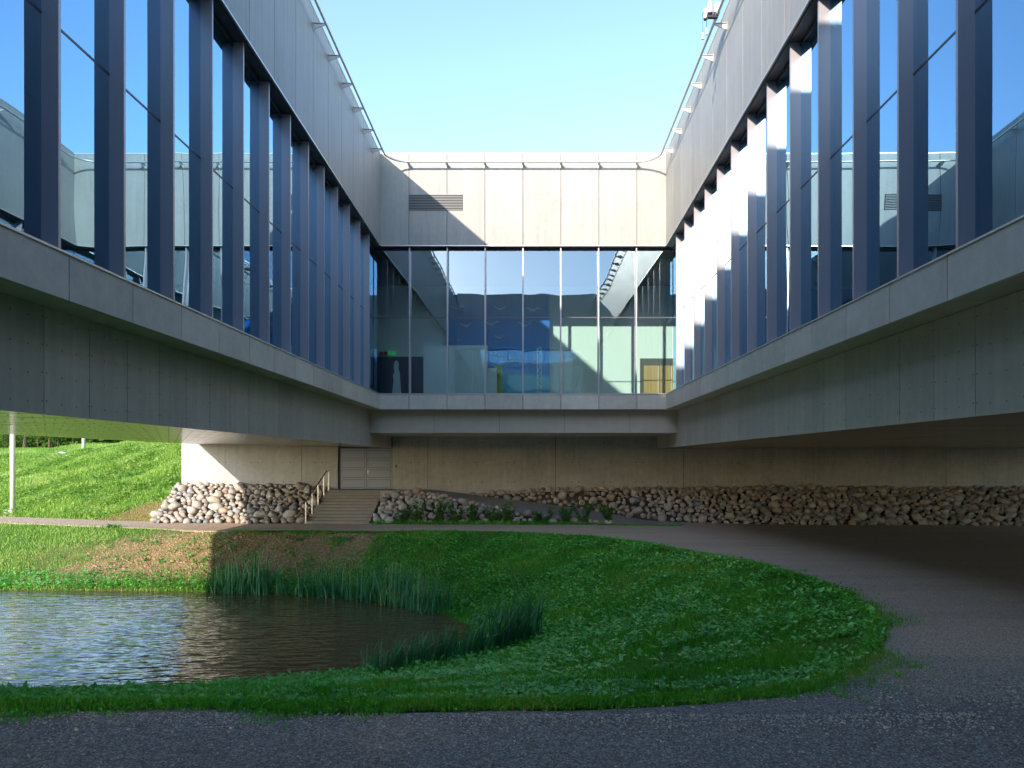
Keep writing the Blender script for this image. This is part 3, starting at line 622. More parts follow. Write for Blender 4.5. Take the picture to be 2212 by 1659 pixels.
stone_bed(b2, [(-7.0, 32.35, -2.74), (-5.0, 32.3, -2.74), (-2.7, 32.25, -2.74), (-1.2, 32.2, -2.74), (0.4, 32.15, -2.75), (2.0, 31.95, -2.77), (3.7, 31.8, -2.78)], [(-7.0, 35.1, -1.47), (-5.0, 34.6, -1.47), (-2.7, 33.45, -1.93), (-1.2, 33.0, -2.16), (0.4, 32.7, -2.40), (2.0, 32.4, -2.62), (3.7, 32.2, -2.76)], 230, 0.12, 0.29, 6)
b3 = tag(empty('boulder_bed', (14, 34, -2.8)), 'long dark bank of boulders under the wall right of the ramp', 'boulder bank')
stone_bed(b3, [(-2.9, 36.02, -1.70), (0.4, 35.75, -2.02), (3.6, 35.15, -2.46), (5.5, 34.15, -2.72), (7.5, 32.95, -2.77), (9.5, 32.3, -2.78), (13, 31.9, -2.78), (18, 31.6, -2.78), (24, 31.3, -2.78), (30, 31.2, -2.78)],
          [(-2.9, 36.15, -1.62), (0.4, 36.15, -1.40), (3.6, 36.15, -1.33), (5.5, 36.15, -1.33), (7.5, 36.15, -1.33), (9.5, 36.15, -1.33), (13, 36.15, -1.33), (18, 36.15, -1.33), (24, 36.15, -1.33), (30, 36.15, -1.33)], 1250, 0.11, 0.29, 8)

# ------------------------------------------------------------------ vegetation
def leafmat(name, stops, trans=0.45, rough=0.5, spec=0.35):
    m, nt, n, l, b = newmat(name); out = n['Material Output']
    g = n.new('ShaderNodeNewGeometry'); p1 = pos(n, l); big = noise(n, l, p1, 0.35, 3); md = noise(n, l, p1, 1.8, 3)
    f = mathn(n, l, 'ADD', mathn(n, l, 'MULTIPLY', g.outputs['Random Per Island'], 0.55), mathn(n, l, 'ADD', mathn(n, l, 'MULTIPLY', mathn(n, l, 'SUBTRACT', big, 0.5), 0.9), mathn(n, l, 'MULTIPLY', md, 0.45)))
    c = ramp(n, l, f, stops); l.new(c, b.inputs['Base Color']); setp(b, rough=rough, spec=spec)
    t = n.new('ShaderNodeBsdfTranslucent'); l.new(mixc(n, l, 1.0, c, (1.0, 1.15, 0.5), 'MULTIPLY'), t.inputs[0])
    mx = n.new('ShaderNodeMixShader'); mx.inputs[0].default_value = trans
    l.new(b.outputs[0], mx.inputs[1]); l.new(t.outputs[0], mx.inputs[2]); l.new(mx.outputs[0], out.inputs[0]); return m
M['grass'] = leafmat('grass_blades', [(0.1, (0.035, 0.19, 0.02)), (0.4, (0.08, 0.40, 0.035)), (0.68, (0.18, 0.52, 0.055)), (0.86, (0.42, 0.46, 0.13))])
M['hillgrass'] = leafmat('meadow_blades', [(0.08, (0.07, 0.19, 0.03)), (0.4, (0.22, 0.41, 0.06)), (0.66, (0.40, 0.56, 0.13)), (0.86, (0.62, 0.64, 0.30))])
M['dry'] = leafmat('dry_blades', [(0.1, (0.22, 0.22, 0.06)), (0.5, (0.38, 0.33, 0.12)), (0.9, (0.55, 0.44, 0.22))])
M['leaf'] = leafmat('broad_leaves', [(0.1, (0.03, 0.17, 0.022)), (0.42, (0.085, 0.46, 0.055)), (0.72, (0.22, 0.66, 0.12)), (0.9, (0.42, 0.62, 0.18))], 0.3, 0.4, 0.5)
M['reed'] = leafmat('reed_blades', [(0.1, (0.035, 0.16, 0.08)), (0.5, (0.08, 0.31, 0.15)), (0.74, (0.18, 0.46, 0.21)), (0.86, (0.42, 0.36, 0.15))], 0.25, 0.4, 0.4)
M['bush'] = leafmat('weed_leaves', [(0.1, (0.04, 0.14, 0.03)), (0.5, (0.085, 0.25, 0.05)), (0.9, (0.17, 0.38, 0.09))], 0.3)
def blades(name, P, L, W_, mat, lean=0.5, seed=1):
    rg = np.random.default_rng(seed); n_ = len(P); ph = rg.uniform(0, 2 * math.pi, n_); th = rg.uniform(0, 2 * math.pi, n_)
    ln = np.abs(rg.normal(0.15, lean, n_)).clip(0, 1.3); L = np.asarray(L); W_ = np.asarray(W_)
    sx, sy = np.cos(ph) * W_ / 2, np.sin(ph) * W_ / 2
    lx, ly = np.cos(th) * ln, np.sin(th) * ln
    def at(t):
        h = L * t; return np.stack([P[:, 0] + lx * h * t, P[:, 1] + ly * h * t, P[:, 2] + h * np.sqrt(np.clip(1 - (ln * t * 0.75) ** 2, 0.05, 1)) - 0.01], -1)
    s2 = np.stack([sx, sy, sx * 0], -1); a, mdl, tip = at(0), at(0.55), at(1.0)
    V = np.stack([a - s2, a + s2, mdl - s2 * 0.8, mdl + s2 * 0.8, tip], 1).reshape(-1, 3); b_ = np.arange(n_)[:, None] * 5
    Fc = np.concatenate([b_ + [0, 1, 3], b_ + [0, 3, 2], b_ + [2, 3, 4]], 1).reshape(-1, 3)
    return tag(mk_np(name, V, Fc, mat, None, True), kind='stuff')
def leaves(name, P, L, mat, parent=None, tilt=(0.0, 0.85), seed=1, wr=0.55, kind='stuff', smooth=False):
    rg = np.random.default_rng(seed); n_ = len(P); ph = rg.uniform(0, 2 * math.pi, n_); ti = rg.uniform(*tilt, n_)
    d = np.stack([np.cos(ph) * np.cos(ti), np.sin(ph) * np.cos(ti), np.sin(ti)], -1)
    s_ = np.stack([-np.sin(ph), np.cos(ph), rg.uniform(-0.35, 0.35, n_)], -1); L = np.asarray(L)[:, None]
    up = np.cross(d, s_)
    V = np.stack([P, P + d * L * 0.45 + s_ * L * wr * 0.5 + up * L * 0.07, P + d * L * 0.5, P + d * L * 0.45 - s_ * L * wr * 0.5 + up * L * 0.07, P + d * L - np.array([0, 0, 0.15]) * L], 1).reshape(-1, 3)
    b_ = np.arange(n_)[:, None] * 5
    Fc = np.concatenate([b_ + [0, 1, 2], b_ + [0, 2, 3], b_ + [1, 4, 2], b_ + [2, 4, 3]], 1).reshape(-1, 3)
    o = mk_np(name, V, Fc, mat, parent, smooth)
    return tag(o, kind=kind) if kind else o
def scatter(n_, x0, x1, y0, y1, seed, keep=None, grass=True):
    rg = np.random.default_rng(seed); X = rg.uniform(x0, x1, n_); Y = rg.uniform(y0, y1, n_)
    if grass:
        k = inside(GRS, X, Y) & ~inside(SHS, X, Y); X, Y = X[k], Y[k]
    if keep is not None:
        k = keep(X, Y, rg); X, Y = X[k], Y[k]
    return np.stack([X, Y, terrain(X, Y)], -1)
bare = lambda X, Y, rg: rg.random(len(X)) > soilmask(X, Y) * 1.5
vis = lambda X, Y, rg: (X / Y > -0.80) & (X / Y < 0.6)
patchy = lambda X, Y, rg: (rg.random(len(X)) < 0.75 + vnoise(X, Y, 0.9, 12) * 1.0) & vis(X, Y, rg)
u_ = lambda n_, a, c, s_: np.random.default_rng(s_).uniform(a, c, n_)
P = scatter(150000, -11, 5.4, 5.6, 10.5, 21, patchy); blades('grass', P, u_(len(P), .04, .13, 1) * (1 + vnoise(P[:, 0], P[:, 1], 1.1, 13) * 0.9) * np.clip(polydist(GRS, P[:, 0], P[:, 1]) / 0.7, .35, 1), u_(len(P), .004, .010, 2), M['grass'], 0.5, 3)
P = scatter(190000, -6, 5.5, 10.3, 28.7, 22, patchy); blades('grass', P, u_(len(P), .05, .16, 4) * np.clip(polydist(GRS, P[:, 0], P[:, 1]) / 0.8, .4, 1), u_(len(P), .007, .016, 5), M['grass'], 0.5, 6)
P = scatter(100000, -27, -3, 22.5, 36, 23, lambda X, Y, rg: bare(X, Y, rg) & vis(X, Y, rg)); blades('grass', P, u_(len(P), .05, .17, 7), u_(len(P), .010, .022, 8), M['hillgrass'], 0.6, 9)
P = scatter(20000, -21, -5, 24.4, 29, 24, lambda X, Y, rg: rg.random(len(X)) < soilmask(X, Y) * 0.6 + 0.15); blades('dry_grass', P, u_(len(P), .04, .13, 10), u_(len(P), .010, .02, 11), M['dry'], 0.8, 12)
hillk = lambda X, Y, rg: (Y > yedge(X) + 0.05) & (X / Y > -0.80) & (X / Y < -0.455) & (X < -17.5) & bare(X, Y, rg)
P = scatter(420000, -56, -17.5, 33, 70, 25, hillk, False); blades('meadow_grass', P, u_(len(P), .10, .38, 13) * (0.8 + vnoise(P[:, 0], P[:, 1], .6, 14) * 0.9), u_(len(P), .02, .045, 14), M['hillgrass'], 0.55, 15)
P = scatter(9000, -20.5, -17, 32.8, 37, 26, lambda X, Y, rg: (Y > yedge(X)) & (rg.random(len(X)) < soilmask(X, Y)), False); blades('dry_grass', P, u_(len(P), .05, .15, 16), u_(len(P), .012, .025, 17), M['dry'], 0.8, 18)
# broad-leaved weeds
clumpy = lambda s_, th: (lambda X, Y, rg: (vnoise(X, Y, 1.2, s_) + vnoise(X, Y, 3.1, s_ + 1) * 0.6 + rg.normal(0, .12, len(X)) > th) & vis(X, Y, rg))
P = scatter(120000, -6, 5.5, 9, 28.7, 31, clumpy(31, -0.08)); P[:, 2] += u_(len(P), .01, .13, 30); leaves('ground_cover', P, u_(len(P), .03, .07, 18) * (1 + u_(len(P), 0, 1, 19) ** 3 * 1.8), M['leaf'], seed=20)
P = scatter(60000, -10, 5.5, 5.7, 9.2, 32, clumpy(33, 0.02)); P[:, 2] += u_(len(P), .01, .06, 31); leaves('ground_cover', P, u_(len(P), .025, .085, 21), M['leaf'], seed=22)
near = lambda X, Y, rg: (polydist(SHS, X, Y) < 1.6 * rg.random(len(X)) ** 1.5) & vis(X, Y, rg)
P = scatter(60000, -24, -3, 22, 27.5, 33, near); P[:, 2] += u_(len(P), .02, .25, 32); leaves('ground_cover', P, u_(len(P), .06, .17, 23), M['leaf'], seed=24)
P = scatter(110000, -50, -17.5, 33, 60, 34, lambda X, Y, rg: hillk(X, Y, rg) & clumpy(35, 0.05)(X, Y, rg), False); P[:, 2] += u_(len(P), .05, .25, 33); leaves('ground_cover', P, u_(len(P), .10, .26, 25), M['hillgrass'], seed=26)
rg = np.random.default_rng(35); kk = np.where((dn[:, 0] > -12) & (dn[:, 1] < 30))[0]; q = np.concatenate([rg.choice(kk, 20000), rg.choice(kk[(dn[kk, 1] < 8) & (dn[kk, 0] < 2.5)], 14000)])
wgt = np.clip(0.55 + vnoise(dn[q, 0], dn[q, 1], 0.8, 41) * 1.6 + vnoise(dn[q, 0], dn[q, 1], 3.0, 42) * 0.8, 0.05, 1.6)
off = rg.exponential(np.where(dn[q, 1] < 8, 0.17, 0.12), len(q)) * wgt * (1 + 0.35 * np.exp(-((dn[q, 0] - 4.0) / 2.2) ** 2 - ((dn[q, 1] - 8) / 2.5) ** 2)) - 0.08; off = np.where(off > 0.6, rg.random(len(q)) * 0.5, off)
tg = np.gradient(dn, axis=0); tg = tg / np.hypot(*tg.T)[:, None]; nrm = np.stack([tg[:, 1], -tg[:, 0]], -1)
XY = dn[q] + nrm[q] * off[:, None] + rg.normal(0, .05, (len(q), 2)); P = np.stack([XY[:, 0], XY[:, 1], zb(XY[:, 1]) + vnoise(XY[:, 0], XY[:, 1], 0.5, 10) * 0.03 + 0.008], -1)
PB = np.repeat(P, 4, 0) + rg.normal(0, .022, (len(P) * 4, 3)) * [1, 1, 0]; blades('grass', PB, rg.uniform(.025, .085, len(PB)), rg.uniform(.005, .010, len(PB)) * (1 + 0.9 * (PB[:, 1] > 12)), M['grass'], 0.8, 29)
PL = P[rg.random(len(P)) < 0.35]; leaves('ground_cover', PL + [0, 0, .015], rg.uniform(.018, .05, len(PL)) * (1 + 0.7 * (PL[:, 1] > 12)), M['leaf'], seed=36)
# strip of turf at the foot of the boulder wedge
rg = np.random.default_rng(77); X = rg.uniform(-7.0, 6.5, 9000); Y = np.interp(X, [-7, 3.6, 6.5], [32.2, 31.75, 31.3]) + rg.normal(0, .09, 9000)
blades('grass', np.stack([X, Y, zb(Y) + 0.01], -1), rg.uniform(.06, .24, 9000) * np.clip((7 - X) / 6, .35, 1), rg.uniform(.012, .024, 9000), M['grass'], 0.6, 34)

def strap_plant(name, base, n_, spread, hmin, hmax, wid, lean, mat, seed, arch=0.6):
    rg = np.random.default_rng(seed); mb = MB(); root = empty(name, base); seg = 6
    V, Fc = [], []
    for _ in range(n_):
        a = rg.uniform(0, 6.28); r = spread * math.sqrt(rg.random()); bx, by = base[0] + r * math.cos(a), base[1] + r * math.sin(a) * 0.6
        bz = float(min(terrain(np.array([bx]), np.array([by]))[0], base[2] + 0.3)); bz = max(bz, ZW - 0.15)
        L = rg.uniform(hmin, hmax); da = rg.uniform(0, 6.28); dl = abs(rg.normal(0, arch)) * 0.7
        d = np.array([math.cos(da) * dl + lean[0], math.sin(da) * dl * 0.7 + lean[1]]); w = wid * rg.uniform(0.6, 1.3); fa = rg.uniform(0, 3.14)
        p = np.array([bx, by, bz - 0.05]); t0 = rg.uniform(0.0, 0.2); b0 = len(V); kink = rg.random() < 0.22
        for k in range(seg + 1):
            t = k / seg; ww = w * (1 - t ** 2.2) * 0.5 + 0.0012
            V.append(p + [math.cos(fa) * ww, math.sin(fa) * ww, 0]); V.append(p - [math.cos(fa) * ww, math.sin(fa) * ww, 0])
            bend = t0 + t ** 1.7 * (1.0 if not kink else 2.2); dd = np.array([d[0] * bend, d[1] * bend, 1 - 0.6 * bend * min(1, dl * 1.6 + abs(lean[0]))]); dd /= np.linalg.norm(dd); p = p + dd * L / seg
        for k in range(seg): Fc.append((b0 + 2 * k, b0 + 2 * k + 1, b0 + 2 * k + 3, b0 + 2 * k + 2))
    o = mk_np('leaf_blades', np.array(V), np.array(Fc), mat, root, True); tag(o, kind='stuff'); fixparent(root); return root
ORD = 'first second third fourth fifth sixth seventh eighth ninth tenth eleventh twelfth thirteenth fourteenth'.split()
far = [(x * 1.115, h, d_) for x, h, d_ in [(-9.2, 0.9, .8), (-8.75, 1.25, 1), (-8.2, 1.35, 1), (-7.75, 1.0, .8), (-6.9, .7, .6), (-6.3, 1.05, .9), (-5.75, 1.15, 1), (-5.2, .8, .7), (-4.7, 1.0, .8), (-4.25, 1.3, 1), (-3.75, 1.4, 1), (-3.3, 1.3, 1), (-2.85, 1.15, 1), (-2.45, .95, .9)]]
fs = SHS[(SHS[:, 1] > 18.8) & (SHS[:, 0] > -15.5)]; fs = fs[np.argsort(fs[:, 0])]
for i, (x, h, dn_) in enumerate(far):
    y = float(np.interp(x, fs[:, 0], fs[:, 1]))
    o = strap_plant('reed_clump', (x, y + 0.06, ZW), int(70 * dn_), 0.55, 0.4 * h, 1.25 * h, 0.040, (0.10, -0.12), M['reed'], 300 + i, 1.1)
    tag(o, ORD[i] + ' reed clump from the left in the row along the far shore', 'reeds', 'reeds along the far shore')
nearr = [(-3.05, 14.85, .8), (-2.55, 14.95, .9), (-2.05, 15.1, .95), (-1.5, 15.3, 1.05), (-1.0, 15.5, 1.2), (-0.55, 15.8, 1.35), (-0.15, 16.1, 1.45)]
for i, (x, y, h) in enumerate(nearr):
    z = float(terrain(np.array([x]), np.array([y]))[0])
    o = strap_plant('reed_clump', (x, y, z), 85, 0.42, 0.4 * h, 0.98 * h, 0.032, (0.34, 0.0), M['reed'], 400 + i, 0.8)
    tag(o, ORD[i] + ' wind-bent reed clump from the left at the near end of the pond' if i < 6 else 'tallest wind-bent reed clump, furthest right at the end of the pond', 'reeds', 'reeds at the near end of the pond')
# weeds on the boulder wedge
def bush(base, h, r, n_, seed, label):
    rg = np.random.default_rng(seed); root = tag(empty('weed_bush', base), label, 'weed', 'weeds on the boulder wedge'); mb = MB(); P = []
    for k in range(9):
        a = rg.uniform(0, 6.28); d = Vector((math.cos(a) * r * rg.random(), math.sin(a) * r * 0.6 * rg.random(), h * rg.uniform(0.7, 1.05)))
        b_ = Vector(base) + Vector((rg.normal(0, .08), rg.normal(0, .05), -0.05)); mb.tube([b_, b_ + d * 0.5, b_ + d], [.010, .007, .003], 4)
        for q in range(n_ // 9):
            t = rg.uniform(0.25, 1.0); p = b_ + d * t; P.append((p.x + rg.normal(0, .025), p.y + rg.normal(0, .025), p.z + rg.normal(0, .02)))
    mb.build('stems', plain('weed_stem', (0.05, 0.09, 0.03), 0.7), root)
    leaves('leaf_mass', np.array(P), rg.uniform(.08, .19, len(P)), M['bush'], root, (-0.2, 1.0), seed, 0.4); fixparent(root)
WD = [(-5.6, .55, 'feathery weed bush nearest the stairs at the foot of the boulders'), (-5.0, .85, 'tall dark weed bush second from the stairs'), (-4.1, .9, 'tall dark weed bush third from the stairs'), (-3.3, .75, 'weed bush fourth from the stairs'), (-2.5, .7, 'weed bush fifth from the stairs below the boulders'),
      (-1.75, .55, 'low weed bush sixth from the stairs'), (-0.95, .75, 'weed bush at the middle of the boulder wedge foot'), (0.35, .45, 'low broad light green weed on the boulder wedge'), (1.55, .6, 'weed bush third from the right end of the boulder wedge'), (2.35, .75, 'weed bush second from the right end of the boulder wedge'), (3.45, .75, 'leafy weed bush at the right tip of the boulder wedge')]
for i, (x, h, lab) in enumerate(WD):
    y = float(np.interp(x, [-7, 3.6], [32.35, 32.0])); bush((x, y - 0.1, -2.76), h * 1.3, 0.55 if i != 7 else 0.9, 520 if i != 7 else 800, 500 + i, lab)
bush((0.95, 33.0, -2.45), .62, .12, 60, 531, 'single thin sapling rising beside the ramp edge')
# large-leaved plants on hill and verge
def rosette(name, base, n_, L, seed, label, group=None):
    rg = np.random.default_rng(seed); root = tag(empty(name, base), label, 'plant', group)
    P = np.array(base) + rg.normal(0, 1, (n_, 3)) * [L * .55, L * .4, 0.0] + [0, 0, 0.02]; P[:, 2] = terrain(P[:, 0], P[:, 1]) + 0.02
    leaves('leaf_mass', P, rg.uniform(.5, 1.1, n_) * L, M['leaf'] if base[1] < 20 else M['bush'], root, (0.35, 1.15), seed, 0.34, 'stuff', True); fixparent(root)
def tz_(x, y): return float(terrain(np.array([x]), np.array([y]))[0])
for i, (x, y, n_, L, lab) in enumerate([(-22.6, 41.5, 46, .5, 'big coarse-leaved plant on the sunny hillside beside the concrete wall'), (-24.6, 41.8, 20, .42, 'smaller coarse-leaved plant left of the big one on the hillside'),
        (-18.6, 36.6, 60, .34, 'dark leafy tuft against the left end of the concrete wall'), (-17.6, 30.6, 50, .30, 'leafy tuft on the lawn edge below the left end of the path'),
        (-2.42, 7.35, 9, .22, 'pale broad-leaved dock plant at the crest of the near bank'), (-3.9, 7.2, 14, .17, 'dock plant in the middle of the near bank crest'), (-5.0, 7.0, 14, .17, 'low dock plant at the left of the near bank crest'),
        (-10.9, 27.4, 9, .22, 'small green weed on the bare soil at the shadow line'), (-12.4, 27.2, 9, .2, 'small green weed on the sunlit bare soil'), (-9.3, 28.0, 9, .18, 'small green weed in the shaded bare soil below the path')]):
    rosette('leafy_plant', (x, y, tz_(x, y)), n_, L, 600 + i, lab)

rg = np.random.default_rng(66); C = scatter(900, -19, -5, 25.4, 28.9, 67, lambda X, Y, r: r.random(len(X)) < 0.25 + soilmask(X, Y) * 0.3)[:150]
P = np.repeat(C, 16, 0) + rg.normal(0, 1, (len(C) * 16, 3)) * np.repeat(rg.uniform(.04, .20, len(C)), 16)[:, None] * [1, .8, 0]; P[:, 2] = terrain(P[:, 0], P[:, 1]) + rg.uniform(.0, .08, len(P))
leaves('ground_cover', P, rg.uniform(.06, .16, len(P)), M['leaf'], seed=68)
P = scatter(16000, -17, -5, 25.4, 29.0, 69, lambda X, Y, r: r.random(len(X)) < soilmask(X, Y)); rr_ = rg.uniform(.012, .035, len(P)) * (1 + rg.random(len(P)) ** 10 * 2)
OV = np.array([(1, 0, 0), (0, 1, 0), (-1, 0, 0), (0, -1, 0), (0, 0, .7), (0, 0, -.7)]); OF = np.array([(0, 1, 4), (1, 2, 4), (2, 3, 4), (3, 0, 4), (1, 0, 5), (2, 1, 5), (3, 2, 5), (0, 3, 5)])
VV = OV[None] * rr_[:, None, None] * rg.uniform(.6, 1.4, (len(P), 6, 1)) + P[:, None]; tag(mk_np('soil_clods', VV.reshape(-1, 3), (OF[None] + (np.arange(len(P)) * 6)[:, None, None]).reshape(-1, 3), M['clod'], None, False), kind='stuff')
# loose pebbles on the gravel
rg = np.random.default_rng(55); n_ = 0
X = np.concatenate([rg.uniform(-4.5, 6, 1800), rg.normal(4.4, 1.2, 6500), rg.uniform(-5, 3.5, 3500)]); Y = np.concatenate([rg.uniform(3.6, 8.5, 1800), 4.6 + rg.gamma(5.0, 0.55, 6500), 5.75 - rg.exponential(.18, 3500)])
k = ~inside(GRS, X, Y); X, Y = X[k], Y[k]; bm = bmesh.new(); bmesh.ops.create_icosphere(bm, subdivisions=1, radius=1); PV = np.array([v.co[:] for v in bm.verts]); PF2 = np.array([[v.index for v in f.verts] for f in bm.faces]); bm.free()
R2 = rg.uniform(.003, .008, len(X)) * (1 + rg.random(len(X)) ** 12 * 1.2); Z = zb(Y) + vnoise(X, Y, 0.5, 10) * 0.03 + 0.012
VV = (PV[None] * (1 + rg.normal(0, .18, (len(X), 12, 1)))) * (R2[:, None] * rg.uniform(.7, 1.4, (len(X), 3)))[:, None, :] * [1, 1, .6] + np.stack([X, Y, Z + R2 * .3], -1)[:, None]
FF = PF2[None] + (np.arange(len(X)) * 12)[:, None, None]
tag(mk_np('pebbles', VV.reshape(-1, 3), FF.reshape(-1, 3), M['pebble'], None, True), kind='stuff')

# ------------------------------------------------------------------ posts, trees, gull
M['post'] = plain('white_post_paint', (0.80, 0.80, 0.79), 0.35)
def post(x, y, h, r, lab):
    z = tz_(x, y); root = tag(empty('round_post', (x, y, z)), lab, 'post')
    MB().tube([(x, y, z - 0.2), (x, y, z + h)], r, 24).build('shaft', M['post'], root, True)
    MB().box(x - 0.28, x + 0.28, y - 0.28, y + 0.28, z - 0.35, z + 0.13).build('footing', M['wall'], root); fixparent(root)
post(-26.75, 37.6, 9.5, 0.115, 'tall white round post on a square footing beside the path')
post(-36.4, 59.3, 9.0, 0.13, 'distant white round post just showing behind the hill crest')
M['bark'] = concrete('bark', (0.16, 0.12, 0.09), 0.6, 0.3, 0.9, 1.0, 0.1); M['crown'] = leafmat('tree_leaves', [(0.1, (0.03, 0.09, 0.02)), (0.45, (0.10, 0.22, 0.04)), (0.8, (0.24, 0.38, 0.08))], 0.4)
def tree(x, y, h, low, r, tr, seed, lab, nl=2600):
    rg = np.random.default_rng(seed); z = tz_(x, y); root = tag(empty('tree', (x, y, z)), lab, 'tree', 'trees beyond the hill')
    mb = MB().tube([(x, y, z - 0.3), (x + rg.normal(0, .1), y, z + h * .35), (x + rg.normal(0, .2), y, z + h * .85)], [tr * 1.2, tr * .8, tr * .2], 8)
    C = []
    for k in range(12):
        a = rg.uniform(0, 6.28); t = rg.uniform(low / h, .9); d = r * (1 - abs(t - .5)) * rg.uniform(.4, 1); p0 = Vector((x, y, z + h * t * .85)); p1 = p0 + Vector((math.cos(a) * d, math.sin(a) * d, h * .10))
        mb.tube([p0, (p0 + p1) / 2 + Vector((0, 0, .1)), p1], [tr * .3, tr * .2, tr * .06], 5); C.append(p1)
    mb.build('trunk', M['bark'], root, True)
    C += [Vector((x, y, z + low + (h - low) * t)) for t in (.3, .55, .8, .95)]
    ci = rg.integers(len(C), size=nl); P = np.array([C[i][:] for i in ci]) + rg.normal(0, 1, (nl, 3)) * r * .26; P[:, 2] = np.maximum(P[:, 2], z + low * rg.uniform(.9, 1.2, nl))
    leaves('crown', P, rg.uniform(.18, .42, nl), M['crown'], root, (-.6, .9), seed, .7, None); fixparent(root)
for i, (px, Y, h, low, r, tr, lab) in enumerate([(11, 104, 7, 1.3, 2.2, .07, 'slim young tree left of the white post'), (53, 98, 14, 1.9, 4.0, .36, 'tree with the thickest trunk, beyond the hill'), (82, 86, 6.5, 1.4, 2.2, .07, 'slender staked tree right of the thick trunk'),
        (95, 82, 5, .75, 1.1, .06, 'pale narrow sapling standing in front of the far trees'), (107, 92, 10, 1.2, 3.0, .15, 'dark tree with a short dark trunk beyond the hill'), (119, 90, 9, 1.3, 2.6, .07, 'dark tree with a thin trunk in the middle of the far row'),
        (125, 92, 9, 1.1, 2.6, .11, 'dark tree with a twin-looking trunk in the far row'), (158, 88, 6, 1.0, 1.5, .07, 'light green young tree near the hill crest'), (170, 90, 6.5, .8, 2.0, .12, 'rightmost light green tree above the hill crest'),
        (34, 118, 11, 1.2, 4.0, .2, 'leafy tree right behind the white post')]):
    tree((px - 1145.5) * Y / 1572, Y, h, low, r, tr, 700 + i, lab)
rg = np.random.default_rng(9); n_ = 60000; X = rg.uniform(-150, -55, n_); Y = 128 + rg.normal(0, 4, n_); top = 9 + vnoise(X, Y * 0, .12, 3) * 7
P = np.stack([X, Y, terrain(X, Y) + rg.random(n_) ** 1.3 * top], -1); leaves('far_wood', P, rg.uniform(.7, 1.6, n_), M['crown'], None, (-.5, .9), 91, .8)
# gull gliding low over the hill
gy = 48.0; gx = (135.7 - 1145.5) * gy / 1572; gz = 19 * gy / 1572
gu = tag(empty('gull', (gx, gy, gz)), 'white and grey gull gliding low over the grassy hill', 'bird')
rings = [(-.22, .004, 0), (-.18, .03, 0), (-.10, .055, 0), (0, .06, 0), (.10, .045, .0), (.15, .035, .012), (.19, .03, .015), (.22, .012, .01), (.26, .003, .0)]
MB().tube([(gx - a * .9, gy - a * .5, gz + c_) for a, b_, c_ in rings], [b_ for a, b_, c_ in rings], 10).build('body', plain('gull_white', (.75, .75, .75), .7), gu, True)
def wing(sg):
    L = [(0, .09, .02), (.16, .11, .075), (.30, .09, .085), (.42, .05, .06), (.50, .01, .03)]; V = []
    for s_, ch, zz in L: V += [(gx + sg * s_, gy - ch, gz + zz + .02), (gx + sg * s_ * 1.0, gy + ch * .7, gz + zz), (gx + sg * s_, gy, gz + zz + .035)]
    Fc = []
    for i in range(len(L) - 1):
        for a, c_ in ((0, 2), (2, 1), (1, 0)): Fc.append((i * 3 + a, i * 3 + c_, i * 3 + 3 + c_, i * 3 + 3 + a))
    mk('wing', V, Fc, plain('gull_grey', (.33, .34, .37), .7), gu, True)
wing(1); wing(-1); fixparent(gu)

# ------------------------------------------------------------------ exhibition seen through the far windows
FZ = 2.80
ew = tag(empty('exhibition_wall', (-1.6, 36.6, FZ)), 'deep blue exhibition wall with gull motifs and yellow lettering behind the far windows', 'display wall')
m, nt, n, l, b = newmat('blue_mural'); setp(b, rough=.6); sx = n.new('ShaderNodeSeparateXYZ'); l.new(pos(n, l), sx.inputs[0])
wv = mathn(n, l, 'ADD', sx.outputs[2], mathn(n, l, 'MULTIPLY', noise(n, l, pos(n, l), .8, 2), .5))
l.new(ramp(n, l, mathn(n, l, 'DIVIDE', mathn(n, l, 'SUBTRACT', wv, 2.8), 5.0), [(0.0, (.12, .50, .72)), (.34, (.20, .62, .80)), (.37, (.02, .28, .85)), (.6, (.012, .22, .75)), (1.0, (.01, .14, .55))]), b.inputs['Base Color']); M['mural'] = m
MB().box(-4.15, 0.96, 36.35, 36.6, FZ, 8.6).build('panel', M['mural'], ew)
def gullmotif(x, z, s_, up):
    V2 = [(-.5, .1 + up), (-.3, .16), (-.08, .02), (.0, .06), (.08, .02), (.32, .17), (.52, .08 + up), (.3, .08), (.1, -.06), (.16, -.14), (.0, -.09), (-.12, -.07), (-.3, .07)]
    V = [(x + a * s_, 36.346, z + c_ * s_) for a, c_ in V2]; mk('gull_motif', V + [(a, 36.349, c_) for a, _, c_ in V], [tuple(range(13))] + [(i, (i + 1) % 13, 13 + (i + 1) % 13, 13 + i) for i in range(13)], M['motif'], ew)
M['motif'] = plain('motif_pink', (.50, .42, .46), .7)
for zx, zy, s_, up in ((655, 515, .75, .0), (945, 518, .65, .12), (1165, 525, .8, -.05), (712, 630, .75, .1), (885, 620, .85, .05), (1115, 628, .75, .1), (938, 710, .6, .0), (640, 738, .6, .0)):
    px, py = (900 + zx * .3707) / 1.1573, (580 + zy * .3707) / 1.1573
    gullmotif((px - 1145.5) * 36.35 / 1572, (997 - py) * 36.35 / 1572, s_, up)
def lettering(txt, x, z, size, mat, parent, y=36.346, name='lettering'):
    cu = bpy.data.curves.new(name, 'FONT'); cu.body = txt; cu.size = size; cu.extrude = .004; cu.resolution_u = 2
    to = bpy.data.objects.new(name, cu); COL.objects.link(to); dg = bpy.context.evaluated_depsgraph_get(); me = bpy.data.meshes.new_from_object(to.evaluated_get(dg)); bpy.data.objects.remove(to)
    me.transform(Matrix.Translation((x, y, z)) @ Matrix.Rotation(math.pi / 2, 4, 'X')); me.materials.clear(); me.materials.append(mat); me.name = name
    return link(bpy.data.objects.new(name, me), parent)
M['yel'] = plain('letter_yellow', (.62, .60, .10), .6)
